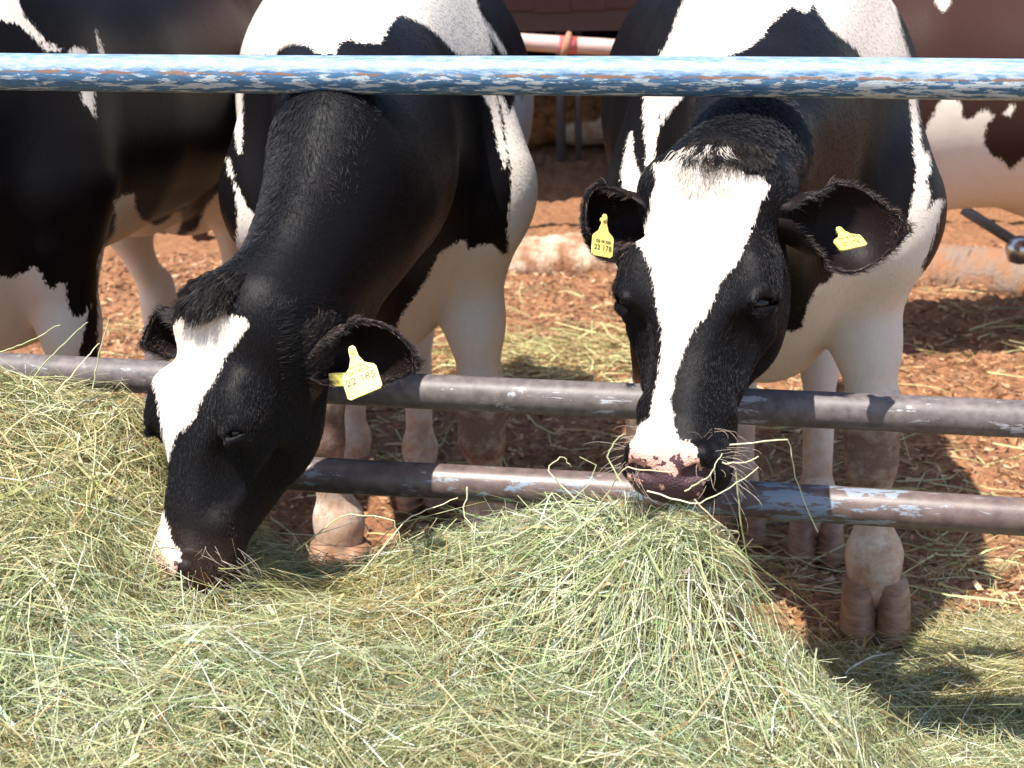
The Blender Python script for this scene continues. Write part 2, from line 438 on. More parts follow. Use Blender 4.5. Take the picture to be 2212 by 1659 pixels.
    sets = [strands(120000, 0.03, 0.11, 0.0006, 0.0015, 0.30, -0.035, 0.010, 1.1, 4),
            strands(26000, 0.09, 0.28, 0.0008, 0.0020, 0.16, -0.02, 0.010, 1.1, 6),
            strands(1800, 0.12, 0.36, 0.0010, 0.0026, 0.08, 0.0, 0.012, 1.6, 9),
            strands(450, 0.08, 0.18, 0.0011, 0.0022, 0.8, -0.01, 0.02, 1.2, 6)]
    stalks = [[(1575, 962, 2.12), (1640, 955, 2.12), (1705, 948, 2.13), (1712, 1000, 2.14), (1728, 1060, 2.16), (1765, 1150, 2.18)],
        [(1590, 1020, 2.10), (1600, 1120, 2.10), (1612, 1200, 2.11), (1640, 1310, 2.13)], [(1560, 1000, 2.08), (1610, 1000, 2.08), (1640, 985, 2.08)],
        [(1480, 1060, 2.08), (1530, 1030, 2.06), (1560, 980, 2.08)], [(1340, 1040, 2.1), (1310, 985, 2.12), (1330, 950, 2.14), (1352, 935, 2.15)],
        [(1500, 1080, 2.06), (1560, 1140, 2.06), (1600, 1150, 2.08), (1560, 1240, 2.1)], [(1240, 1080, 2.2), (1180, 1010, 2.22), (1215, 985, 2.25), (1235, 1010, 2.25)],
        [(640, 1190, 2.3), (740, 1110, 2.32), (850, 1120, 2.3), (870, 1180, 2.28)], [(780, 1240, 2.25), (880, 1120, 2.28), (990, 1075, 2.3)], [(1010, 1050, 2.32), (1000, 1110, 2.3), (1060, 1180, 2.25)],
        [(60, 830, 2.45), (110, 770, 2.45), (160, 720, 2.46), (190, 695, 2.46)], [(120, 850, 2.4), (190, 770, 2.42), (215, 740, 2.43)], [(200, 840, 2.42), (215, 760, 2.42), (235, 690, 2.42)], [(0, 760, 2.5), (60, 740, 2.48), (130, 700, 2.48)],
        [(1290, 1100, 2.15), (1350, 1010, 2.12), (1450, 1020, 2.06)], [(1400, 1060, 2.06), (1500, 1090, 2.03), (1570, 1060, 2.05), (1640, 1010, 2.08)]]
    # broad leaf blades and fluffy seed heads
    sets.append(strands(900, 0.06, 0.15, 0.0035, 0.0060, 0.12, 0.0, 0.015, 1.2, 6))
    nh = 260; x = rng.uniform(-0.85, 0.95, nh); y = rng.uniform(1.65, 2.5, nh); z = hay_z(x, y) + rng.uniform(0.0, 0.014, nh)
    a = rng.uniform(0, 6.28, nh); ax = np.stack([np.cos(a), np.sin(a), rng.normal(0.05, 0.2, nh)], 1); hl_ = rng.uniform(0.02, 0.05, nh)
    q_ = 46; tt = rng.uniform(-0.5, 0.5, (nh, q_)); B_ = (np.stack([x, y, z], 1)[:, None] + ax[:, None] * (tt * hl_[:, None])[..., None]).reshape(-1, 3)
    Dd = rng.normal(0, 0.6, (nh * q_, 3)) + np.repeat(ax, q_, 0); Dd /= np.linalg.norm(Dd, axis=1)[:, None]
    v, f, _p = ribbons(B_, Dd, rng.uniform(0.006, 0.013, nh * q_), rng.uniform(0.0006, 0.0012, nh * q_), 0.5, 1, rng=rng)
    sets.append((v, f, np.repeat(np.repeat(np.where(rng.random((nh, 1)) < 0.6, np.array([[0.66, 0.64, 0.52]]), np.array([[0.50, 0.40, 0.34]])), q_, 0), 4, 0)))
    SV, SF, SCc = [], [], []
    for q, st in enumerate(stalks):
        pts = np.array([W(*p_) for p_ in st]); tt = np.linspace(0, len(pts) - 1, 14)
        pts = np.stack([np.interp(tt, np.arange(len(pts)), pts[:, i_]) for i_ in range(3)], 1) + rng.normal(0, 0.0008, (14, 3))
        v, f = tube(pts, np.linspace(0.0013, 0.0008, 14), 4, False)
        SF.append(np.array(f) + sum(len(a_) for a_ in SV)); SV.append(v); SCc.append(np.tile(HAY_COLS[(0, 1, 3)[q % 3]], (len(v), 1)))
    sets.append((np.concatenate(SV), np.concatenate(SF), np.concatenate(SCc)))
    V = []; F = []; Cc = []; off = 0
    for v, f, c in sets: V.append(v); F.append(f + off); Cc.append(c); off += len(v)
    o = mesh_obj('hay', np.concatenate(V), np.concatenate(F), strand_mat('hay_strands', 0.45), attrs={'tint': np.concatenate(Cc)}, smooth=False)
    tag(o, kind='stuff')

def build_litter():
    rng = np.random.default_rng(5)
    N = 30000
    x = rng.uniform(-1.9, 2.6, N); y = 2.7 + (7.6 - 2.7) * rng.random(N) ** 1.25
    gz = ground_z(x, y) - 0.012
    a = rng.uniform(0, 2 * np.pi, N)
    D = np.stack([np.cos(a), np.sin(a), rng.normal(0, 0.35, N)], 1); D /= np.linalg.norm(D, axis=1)[:, None]
    Ls = rng.uniform(0.012, 0.05, N); Wd = rng.uniform(0.003, 0.012, N)
    V, F, P = ribbons(np.stack([x, y, gz + 0.028 * vnoise(x, y, 3, 3, 2.2) + 0.030 * vnoise(x, y, 40, 3, 14.0) + rng.uniform(-0.006, 0.008, N)], 1), D, Ls, Wd, 0.6, 2, rng=rng)
    base = np.array([(0.50, 0.27, 0.13), (0.38, 0.19, 0.09), (0.22, 0.10, 0.05), (0.58, 0.38, 0.22), (0.12, 0.06, 0.03)])
    c = base[rng.integers(0, 5, N)] * (0.7 + 0.5 * rng.random((N, 1)))
    V2 = [V]; F2 = [F]; C2 = [np.repeat(c, 6, axis=0)]
    # straw tufts lying on the yard, and straws
    M = 3400
    cx = rng.random(M)
    x = np.where(cx < 0.42, rng.normal(0.22, 0.30, M), rng.uniform(-1.6, 2.4, M)); y = np.where(cx < 0.42, rng.normal(5.75, 0.17, M), rng.uniform(3.0, 6.8, M))
    x = np.where(cx > 0.93, rng.normal(1.0, 0.3, M), x); y = np.where(cx > 0.93, rng.normal(3.9, 0.4, M), y)
    a = rng.normal(0.2, 0.8, M)
    D = np.stack([np.cos(a), np.sin(a), rng.normal(0, 0.2, M)], 1); D /= np.linalg.norm(D, axis=1)[:, None]
    V, F, P = ribbons(np.stack([x, y, ground_z(x, y) + rng.uniform(-0.01, 0.03, M)], 1), D, rng.uniform(0.08, 0.3, M), rng.uniform(0.0025, 0.005, M), 0.5, 3, rng=rng)
    F2.append(F + len(V2[0])); V2.append(V)
    c = np.where(rng.random((M, 1)) < 0.5, np.array([[0.60, 0.56, 0.26]]), np.array([[0.40, 0.26, 0.12]])) * (0.6 + 0.5 * rng.random((M, 1)))
    C2.append(np.repeat(c, 8, axis=0))
    o = mesh_obj('straw_litter', np.concatenate(V2), np.concatenate(F2), strand_mat('litter', 0.7, 0.1), attrs={'tint': np.concatenate(C2)}, smooth=False)
    tag(o, kind='stuff')

# ---- shed at the back
def box(a, b, bev=0.0):
    a, b = np.array(a, float), np.array(b, float)
    V = np.array([[(a, b)[i][0], (a, b)[j][1], (a, b)[k][2]] for i in (0, 1) for j in (0, 1) for k in (0, 1)])
    F = [(0, 1, 3, 2), (4, 6, 7, 5), (0, 4, 5, 1), (2, 3, 7, 6), (0, 2, 6, 4), (1, 5, 7, 3)]
    return V, F

def build_shed():
    s = empty('cattle_shed', (0.5, 9.6, -0.2))
    tag(s, 'dark red brown timber cattle shed with boarded front behind the yard', 'shed')
    m = NT('shed_boards'); n = m.noise(4, 6, 0.6, m.obj((3, 3, 0.5))); oi = m.n('ShaderNodeObjectInfo')
    c = m.ramp(n, [(0.3, (0.045, 0.016, 0.011)), (0.7, (0.095, 0.036, 0.025))])
    c = m.mix(m.math('MULTIPLY', oi.outputs['Random'], 0.3), c, (0.06, 0.022, 0.016))
    m.set(Base_Color=c, Roughness=0.75); m.bump(n, 0.4, 0.004)
    x = -2.2; r = random.Random(3)
    V, F = box((-0.1005, 0, 0), (0.1005, 0.025, 1.5))
    pm = None
    while x < 4.6:
        if pm is None:
            o = mesh_obj('plank', V, F, m.m, smooth=False); pm = o.data
        else: o = link(bpy.data.objects.new('plank', pm))
        o.location = (x, 9.5 + r.uniform(-0.006, 0.006), 0.78 + r.uniform(-0.01, 0.01))
        bpy.context.view_layer.update() if False else None
        o.parent = s; o.matrix_parent_inverse = Matrix.Translation(s.location).inverted()
        x += 0.205
    dk = NT('shed_timber').set(Base_Color=(0.07, 0.04, 0.03), Roughness=0.85).m
    V, F = box((-2.4, 9.53, 0.66), (4.8, 9.63, 0.80)); mesh_obj('beam', V, F, dk, s, smooth=False)
    for xx in (-1.2, 0.78, 2.6):
        V, F = box((xx - 0.05, 9.63, -0.22), (xx + 0.05, 9.75, 2.2)); mesh_obj('post', V, F, dk, s, smooth=False)
    V, F = box((-4.2, 8.1, 2.45), (6.5, 15.2, 2.55)); mesh_obj('roof', V, F, dk, s, smooth=False)
    wl_ = NT('shed_back').set(Base_Color=(0.10, 0.07, 0.055), Roughness=0.9).m
    V, F = box((-4.2, 14.9, -0.3), (6.5, 15.1, 2.45)); mesh_obj('wall', V, F, wl_, s, smooth=False)
    # stall bars
    g = empty('stall_divider', (0.3, 10.3, -0.2))
    tag(g, 'thin upright steel bars of a stall divider in the dark of the shed', 'stall bars')
    mt = NT('dull_steel').set(Base_Color=(0.16, 0.14, 0.13), Roughness=0.5, Metallic=0.6).m
    for px, r_ in ((1249, 0.022), (1212, 0.03), (1430, 0.02)):
        w = W(px, 300, 10.3)
        V, F = tube([(w[0], 10.3, z) for z in (-0.22, 0.3, 0.62)], r_, 12); mesh_obj('bar', V, F, mt, g)
    V, F = tube([(-1.4, 10.3, 0.64), (0, 10.3, 0.64), (2.2, 10.3, 0.64)], 0.026, 12); mesh_obj('rail', V, F, mt, g)
    # pink-brown pipe in front of the boards
    b = empty('yard_barrier', (0.5, 8.6, -0.2))
    tag(b, 'faded pink pipe barrier with a red clamp in front of the boards', 'barrier')
    m = NT('pink_pipe'); n = m.noise(6, 5, 0.6, m.obj((1, 4, 4)))
    m.set(Base_Color=m.ramp(n, [(0.35, (0.42, 0.27, 0.22)), (0.65, (0.58, 0.42, 0.38))]), Roughness=0.55)
    A, B = W(1150, 92, 7.9), W(1480, 112, 7.9); dv = (B - A) / np.linalg.norm(B - A)
    V, F = tube([A - dv * 3 + dv * 6.5 * t for t in np.linspace(0, 1, 12)], 0.040, 24); mesh_obj('pipe', V, F, m.m, b)
    red = NT('red_paint').set(Base_Color=(0.50, 0.10, 0.09), Roughness=0.4).m
    Cc = W(1223, 97, 7.9)
    V, F = tube([Cc - dv * 0.035, Cc + dv * 0.05], 0.0425, 24); mesh_obj('painted_band', V, F, red, b)
    rs = NT('rust_clamp').set(Base_Color=(0.36, 0.17, 0.10), Roughness=0.7).m
    V, F = tube([Cc + np.array([-0.02, -0.03, -0.06]), Cc + np.array([0.0, -0.035, 0.0]), Cc + np.array([0.015, -0.03, 0.065])], [0.016, 0.024, 0.010], 12); mesh_obj('clamp', V, F, rs, b)
    for x in (-1.55, 3.3):
        V, F = tube([(x, 7.98, z) for z in (-0.25, 0.2, 0.62)], 0.04, 12); mesh_obj('post', V, F, dk, b)
    # kerb
    def bank(pa, pb, Ya, Yb, r, name, label, cat, col, amp):
        A, B = W(pa, 545, Ya), W(pb, 600, Yb); A[2] = B[2] = -0.20
        rr = np.random.default_rng(int(pa)); n = 90
        t = np.linspace(0, 1, n); pts = A + (B - A) * t[:, None]
        V, F = tube(pts, r * (0.85 + 0.25 * np.sin(t * np.pi) + amp * vnoise(t * 9, t * 0, int(pa), 3, 1.0)), 20)
        d_ = rr.normal(0, 0.004, V.shape); V = V + d_; V[:, 2] = -0.20 + (V[:, 2] + 0.20) * 0.85
        m = NT(name + '_surface'); q = m.noise(9, 6, 0.65, m.obj()); q2 = m.noise(60, 4, 0.6, m.obj())
        m.set(Base_Color=m.mix(m.ramp(q, [(0.42, 0.0), (0.6, 1.0)]), (0.27, 0.13, 0.065), col), Roughness=0.9); m.bump(m.math('ADD', q, q2), 0.7, 0.015)
        o = mesh_obj(name, V, F, m.m); tag(o, label, cat)
    bank(1040, 1460, 7.3, 7.3, 0.14, 'kerb', 'pale worn kerb half buried in the orange dirt between the two middle cows', 'kerb', (0.52, 0.38, 0.27), 0.12)
    bank(1930, 2420, 7.0, 6.6, 0.15, 'log', 'grey brown log, shade painted into its colour, lying in the yard by the right edge', 'log', (0.22, 0.15, 0.11), 0.18)  # darker colour than the kerb: shade on this stretch painted in
    # diagonal tube with shiny end at the right
    d = empty('gate_bar', tuple(W(2200, 540, 6.4)))
    tag(d, 'slanting steel gate bar with a shiny round end beside the right edge', 'gate bar')
    st = NT('shiny_steel').set(Base_Color=(0.55, 0.52, 0.50), Roughness=0.25, Metallic=0.9).m
    A, B = W(2080, 452, 6.4), W(2300, 590, 6.3)
    V, F = tube([A, (A + B) / 2, B], 0.022, 16); mesh_obj('bar', V, F, mt, d)
    e = W(2204, 540, 6.3)
    V, F = tube([e + np.array([0, 0, -0.055]), e + np.array([0, 0, -0.045]), e, e + np.array([0, 0, 0.045]), e + np.array([0, 0, 0.055])], [0.02, 0.045, 0.06, 0.045, 0.02], 20); mesh_obj('collar', V, F, st, d)
    V, F = tube([(A + B) / 2 + np.array([1.4, 0.1, 0.1]), (A + B) / 2 + np.array([1.4, 0.1, -0.9])], 0.04, 12); mesh_obj('post', V, F, mt, d)

# ================================================================== COWS
def unit(v): v = np.asarray(v, float); return v / np.linalg.norm(v)

def smin(a, b, k):
    h = np.maximum(k - np.abs(a - b), 0) / k
    return np.minimum(a, b) - h * h * k * 0.25

class Field:
    """a body as smoothly joined and carved simple volumes"""
    def __init__(s): s.ops = []
    def add(s, fn, c, R, k=0.05, mode='+'): s.ops.append((fn, np.asarray(c, float), R, k, mode))
    def ell(s, c, r, axes=None, k=0.05, mode='+'):
        c = np.asarray(c, float); r = np.asarray(r, float)
        A = np.eye(3) if axes is None else np.asarray(axes, float)
        rm = float(np.min(r))
        def fn(p):
            q = (p - c) @ A.T
            k0 = np.linalg.norm(q / r, axis=1); k1 = np.linalg.norm(q / (r * r), axis=1)
            return np.where(k0 < 1e-4, -rm, k0 * (k0 - 1) / np.maximum(k1, 1e-6))
        s.add(fn, c, float(np.max(r)), k, mode)
    def cap(s, a, b, ra, rb, lat=None, sl=1.0, k=0.04, mode='+'):
        a, b = np.asarray(a, float), np.asarray(b, float); ab = b - a; L2 = float(ab @ ab)
        if lat is not None:
            lat = unit(lat - ab * (np.asarray(lat) @ ab) / L2)
        def fn(p):
            h = np.clip(((p - a) @ ab) / L2, 0, 1)
            q = p - (a + h[:, None] * ab)
            if lat is not None:
                ql = q @ lat; q2 = (q * q).sum(1) - ql * ql + (ql / sl) ** 2
                d = np.sqrt(np.maximum(q2, 0))
            else: d = np.linalg.norm(q, axis=1)
            return d - (ra + (rb - ra) * h)
        s.add(fn, (a + b) / 2, math.sqrt(L2) / 2 + max(ra, rb) * max(1, sl), k, mode)
    def chain(s, pts, rad, lat=None, sl=1.0, k=0.04):
        for i in range(len(pts) - 1): s.cap(pts[i], pts[i + 1], rad[i], rad[i + 1], lat, sl, k)
    def __call__(s, p):
        p = np.asarray(p, float)
        D = np.full(len(p), 0.5)
        if not len(p): return D
        cell = np.floor(p / 0.16).astype(np.int64)
        key = (cell[:, 0] * 4096 + cell[:, 1]) * 4096 + cell[:, 2]
        od = np.argsort(key, kind='stable'); ks = key[od]
        st = np.concatenate([[0], np.nonzero(np.diff(ks))[0] + 1]); en = np.append(st[1:], len(p))
        cc = (cell[od[st]] + 0.5) * 0.16
        ps = p[od]; Ds = D
        for fn, c, R, k, mode in s.ops:
            hit = np.nonzero(((cc - c) ** 2).sum(1) < (R + 0.10 + 0.14) ** 2)[0]
            if not len(hit): continue
            i = np.concatenate([np.arange(st[h], en[h]) for h in hit])
            d = fn(ps[i])
            Ds[i] = smin(Ds[i], d, k) if mode == '+' else -smin(-Ds[i], d, k)
        out = np.empty(len(p)); out[od] = Ds
        return out
    def project(s, p, it=3, step=0.006, e=0.0015):
        for _ in range(it):
            d = s(p); g = np.stack([s(p + e * np.eye(3)[i]) - d for i in range(3)], 1) / e
            n2 = np.maximum((g * g).sum(1), 0.05)
            p = p - g * np.clip(d / n2, -step, step)[:, None]
        return p

def surface_net(field, lo, hi, h):
    lo = np.asarray(lo, float); n = np.ceil((np.asarray(hi) - lo) / h).astype(int) + 1
    n = ((n + 3) // 4) * 4
    cg = [lo[i] + (np.arange(n[i] // 4) * 4 + 1.5) * h for i in range(3)]
    G = np.stack(np.meshgrid(*cg, indexing='ij'), -1).reshape(-1, 3)
    cd = field(G).reshape(n[0] // 4, n[1] // 4, n[2] // 4)
    near = np.abs(cd) < 4 * h * 1.0 + 0.02
    D = np.repeat(np.repeat(np.repeat(np.where(cd > 0, 1.0, -1.0), 4, 0), 4, 1), 4, 2).astype(np.float32)
    nf = np.repeat(np.repeat(np.repeat(near, 4, 0), 4, 1), 4, 2)
    I = np.nonzero(nf)
    for s0 in range(0, len(I[0]), 400000):
        ii = [a[s0:s0 + 400000] for a in I]
        P = lo + np.stack(ii, 1) * h
        D[ii[0], ii[1], ii[2]] = field(P)
    S = D < 0
    cs = np.zeros((n[0] - 1, n[1] - 1, n[2] - 1), np.int8)
    for a in (0, 1):
        for b in (0, 1):
            for c in (0, 1): cs += S[a:n[0] - 1 + a, b:n[1] - 1 + b, c:n[2] - 1 + c]
    act = (cs > 0) & (cs < 8)
    ci = np.stack(np.nonzero(act), 1); vid = -np.ones(act.shape, np.int64); vid[act] = np.arange(len(ci))
    acc = np.zeros((len(ci), 3)); cnt = np.zeros(len(ci))
    offs = [np.array([a, b, c]) for a in (0, 1) for b in (0, 1) for c in (0, 1)]
    for a in range(8):
        for b in range(a + 1, 8):
            df = offs[b] - offs[a]
            if abs(df).sum() != 1: continue
            pa, pb = ci + offs[a], ci + offs[b]
            da, db = D[tuple(pa.T)], D[tuple(pb.T)]
            m = (da < 0) != (db < 0)
            t = np.where(m, da / np.where(m, da - db, 1), 0)
            acc[m] += pa[m] + t[m, None] * (pb - pa)[m]; cnt[m] += 1
    V = lo + h * acc / cnt[:, None]
    F = []
    for ax in range(3):
        sl0 = [slice(None)] * 3; sl1 = [slice(None)] * 3
        sl0[ax] = slice(0, n[ax] - 1); sl1[ax] = slice(1, n[ax])
        a, b = S[tuple(sl0)], S[tuple(sl1)]
        e = np.stack(np.nonzero(a != b), 1)
        o1, o2 = (ax + 1) % 3, (ax + 2) % 3
        ok = (e[:, o1] > 0) & (e[:, o2] > 0) & (e[:, o1] < n[o1] - 1) & (e[:, o2] < n[o2] - 1)
        e = e[ok]; u = np.zeros(3, int); u[o1] = 1; v = np.zeros(3, int); v[o2] = 1
        q = np.stack([vid[tuple((e - u - v).T)], vid[tuple((e - v).T)], vid[tuple(e.T)], vid[tuple((e - u).T)]], 1)
        fl = ~a[tuple(e.T)]
        q[fl] = q[fl][:, ::-1]
        F.append(q)
    F = np.concatenate(F); F = F[(F >= 0).all(1)]
    return V, F

def in_poly_sdf(px, py, poly):
    """signed distance in photo px, positive inside"""
    P = np.asarray(poly, float); n = len(P)
    d2 = np.full(len(px), 1e12); ins = np.zeros(len(px), bool)
    for i in range(n):
        a, b = P[i], P[(i + 1) % n]
        e = b - a; wx, wy = px - a[0], py - a[1]
        t = np.clip((wx * e[0] + wy * e[1]) / max(e @ e, 1e-9), 0, 1)
        d2 = np.minimum(d2, (wx - e[0] * t) ** 2 + (wy - e[1] * t) ** 2)
        c = ((a[1] > py) != (b[1] > py))
        xx = a[0] + (py - a[1]) * (b[0] - a[0]) / np.where(b[1] == a[1], 1e-9, b[1] - a[1])
        ins ^= c & (px < xx)
    return np.where(ins, 1, -1) * np.sqrt(d2)

def polys_sdf(px, py, polys):
    out = np.full(len(px), -200.0)
    for p in polys: out = np.maximum(out, in_poly_sdf(px, py, p))
    return np.clip(out, -60, 60)

def cp(pts, ox, oy, k): return [(ox + k * x, oy + k * y) for x, y in pts]

# ---- head --------------------------------------------------------------
HT = np.array([  # t, face height, jaw height, half width
    (-0.06, -0.085, -0.13, 0.030), (-0.03, -0.035, -0.16, 0.070), (0.0, -0.010, -0.18, 0.090), (0.05, 0.0, -0.195, 0.100), (0.12, 0.004, -0.215, 0.104), (0.19, 0.004, -0.234, 0.105),
    (0.25, 0.002, -0.234, 0.097), (0.32, -0.004, -0.212, 0.080), (0.38, -0.003, -0.180, 0.070), (0.43, -0.004, -0.148, 0.066),
    (0.47, -0.010, -0.124, 0.067), (0.50, -0.022, -0.112, 0.062), (0.53, -0.045, -0.095, 0.046)])
class Head:
    def __init__(s, poll, muzzle, normal, L=0.53, k=1.0):
        s.O = np.array(poll, float); s.T = unit(np.array(muzzle) - s.O)
        nn = np.array(normal, float); s.N = unit(nn - s.T * (nn @ s.T)); s.U = np.cross(s.N, s.T)
        s.s = np.linalg.norm(np.array(muzzle) - s.O) / L
        s.w = k * s.s
    def P(s, u, w, t): return s.O + s.w * (u * s.U + w * s.N) + s.s * t * s.T
    def local(s, p):
        q = p - s.O; return (q @ s.U) / s.w, (q @ s.N) / s.w, (q @ s.T) / s.s
    def axes(s): return np.stack([s.U, s.N, s.T])
    def dirs(s, u, w, t): return unit(u * s.U + w * s.N + t * s.T)

def add_head(F, H, spec_eye=0.0110):
    tt = np.linspace(-0.06, 0.53, 400)
    def sm(c):
        y = np.interp(tt, HT[:, 0], HT[:, c]); ker = np.hanning(31); ker /= ker.sum()
        return np.convolve(np.pad(y, 15, mode='edge'), ker, 'valid')
    top, bot, wid = sm(1), sm(2), sm(3)
    def fn(p):
        u, w, t = H.local(p)
        tc = np.clip(t, -0.06, 0.53)
        T_, B_, A_ = np.interp(tc, tt, top), np.interp(tc, tt, bot), np.interp(tc, tt, wid)
        wc, b = (T_ + B_) / 2, (T_ - B_) / 2
        v = np.clip((w - wc) / b, -1.5, 1.5)
        sh = np.interp(v, [-1, -0.5, 0.0, 0.45, 0.8, 1.0], [0.60, 0.82, 0.95, 1.0, 0.98, 0.95])
        f = (np.abs(u / (A_ * sh)) ** 2.5 + np.abs(v) ** 2.5) ** (1 / 2.5) - 1
        d = f * np.minimum(b, A_) * 0.9
        over = np.maximum(np.maximum(t - 0.515, -0.035 - t), 0)
        return np.where(over > 0, np.sqrt(np.maximum(d, 0) ** 2 + over ** 2) + np.minimum(d, 0) * 0, d) * H.w
    c = H.P(0, -0.1, 0.235)
    F.add(fn, c, 0.36 * H.s, 0.05)
    A = H.axes(); s = H.w
    F.ell(H.P(0, -0.062, 0.480), np.array([0.080, 0.058, 0.058]) * s, A, 0.03)             # muzzle
    F.ell(H.P(0, -0.118, 0.455), np.array([0.050, 0.030, 0.062]) * s, A, 0.02)             # chin
    F.ell(H.P(0, -0.035, 0.0), np.array([0.080, 0.050, 0.045]) * s, A, 0.04)               # poll
    for g in (-1, 1):
        F.ell(H.P(g * 0.092, -0.034, 0.205), np.array([0.030, 0.034, 0.060]) * s, A, 0.06)  # brow and orbit
        F.cap(H.P(g * 0.088, -0.012, 0.165), H.P(g * 0.108, -0.024, 0.212), 0.013 * s, 0.012 * s, k=0.04)
        F.cap(H.P(g * 0.102, -0.080, 0.262), H.P(g * 0.078, -0.078, 0.350), 0.015 * s, 0.010 * s, k=0.02)  # facial crest
        F.ell(H.P(g * 0.070, -0.145, 0.185), np.array([0.040, 0.080, 0.105]) * s, A, 0.05)  # jaw muscle
        F.ell(H.P(g * 0.090, -0.060, 0.03), np.array([0.035, 0.045, 0.045]) * s, A, 0.05)   # ear base
        F.ell(H.P(g * 0.088, -0.022, 0.335), np.array([0.020, 0.022, 0.080]) * s, A, 0.03, '-')   # hollow along the nose
        F.ell(H.P(g * 0.096, -0.118, 0.320), np.array([0.022, 0.026, 0.060]) * s, A, 0.04, '-')   # hollow under the crest
        F.cap(H.P(g * 0.058, -0.060, 0.395), H.P(g * 0.060, -0.088, 0.430), 0.016 * s, 0.014 * s, k=0.03)  # fold above lip
        # eye opening
        F.cap(H.P(g * 0.108, -0.002, 0.239), H.P(g * 0.122, -0.028, 0.225), spec_eye * 0.9 * s, spec_eye * 0.75 * s, k=0.006, mode='-')
        F.chain([H.P(g * 0.102, 0.003, 0.236), H.P(g * 0.110, -0.009, 0.214), H.P(g * 0.118, -0.032, 0.214)], [0.0045 * s, 0.0075 * s, 0.005 * s], k=0.010)  # upper lid
        F.cap(H.P(g * 0.108, -0.004, 0.252), H.P(g * 0.122, -0.030, 0.238), 0.0050 * s, 0.0050 * s, k=0.010)  # lower lid
        # nostril
        F.cap(H.P(g * 0.028, -0.008, 0.482), H.P(g * 0.052, -0.012, 0.476), 0.012 * s, 0.012 * s, k=0.018)
        F.cap(H.P(g * 0.052, -0.012, 0.476), H.P(g * 0.068, -0.034, 0.494), 0.012 * s, 0.010 * s, k=0.02)
        F.cap(H.P(g * 0.030, -0.010, 0.512), H.P(g * 0.046, -0.010, 0.500), 0.0085 * s, 0.0110 * s, k=0.006, mode='-')
        F.cap(H.P(g * 0.046, -0.010, 0.500), H.P(g * 0.062, -0.026, 0.502), 0.0085 * s, 0.0045 * s, k=0.006, mode='-')
        # mouth line
        F.cap(H.P(g * 0.082, -0.094, 0.40), H.P(g * 0.075, -0.104, 0.50), 0.0055 * s, 0.006 * s, k=0.010, mode='-')

def ear_mesh(root, tip, face, W=0.075, curl=1.25, thick=0.006, n=34, m=24, droop=0.0):
    """a cupped leaf-shaped ear from root to tip whose hollow looks along face"""
    root, tip = np.asarray(root, float), np.asarray(tip, float)
    ax = tip - root; L = np.linalg.norm(ax); ax /= L
    f = unit(np.asarray(face) - ax * (np.asarray(face) @ ax)); sd = np.cross(f, ax)
    V = []; s_ = np.linspace(0, 1, n); v_ = np.linspace(-1, 1, m)
    out = {}
    for shell in (0, 1):
        for i, s in enumerate(s_):
            wdt = W * (0.40 + 0.60 * math.sin(min(s * 1.35, 1) * math.pi / 2)) * max(1 - max(0, (s - 0.38) / 0.62) ** 2.2, 0.0) ** 0.72 + 0.001
            beta = 2.7 * (1 - s) ** 2.2 + curl * (1 - 0.35 * s)
            beta = min(beta, 2.9)
            for j, v in enumerate(v_):
                a = v * beta
                r = wdt / max(math.sin(min(beta, math.pi / 2)), 0.5) * (1 if beta < math.pi / 2 else 1)
                th = thick * (1 - 0.5 * abs(v) ** 3) * (0 if abs(v) == 1 else 1)
                rr = r + (th if shell else 0)
                x = rr * math.sin(a); z = -rr * math.cos(a) + r * math.cos(min(beta, math.pi / 2)) * 0.5
                if beta > math.pi / 2: x *= 0.8
                cc = root + ax * (L * s) - f * (0.02 * math.sin(s * math.pi)) + np.array([0, 0, -droop * s * s])
                V.append(cc + sd * x + f * z)
                out[(shell, i, j)] = len(V) - 1
    Fc = []
    for i in range(n - 1):
        for j in range(m - 1):
            a, b, c, d = out[(0, i, j)], out[(0, i, j + 1)], out[(0, i + 1, j + 1)], out[(0, i + 1, j)]
            Fc.append((a, b, c, d))
            a, b, c, d = out[(1, i, j)], out[(1, i, j + 1)], out[(1, i + 1, j + 1)], out[(1, i + 1, j)]
            Fc.append((d, c, b, a))
    for j in range(m - 1): Fc.append((out[(0, n - 1, j)], out[(0, n - 1, j + 1)], out[(1, n - 1, j + 1)], out[(1, n - 1, j)]))
    return np.array(V), np.array(Fc)

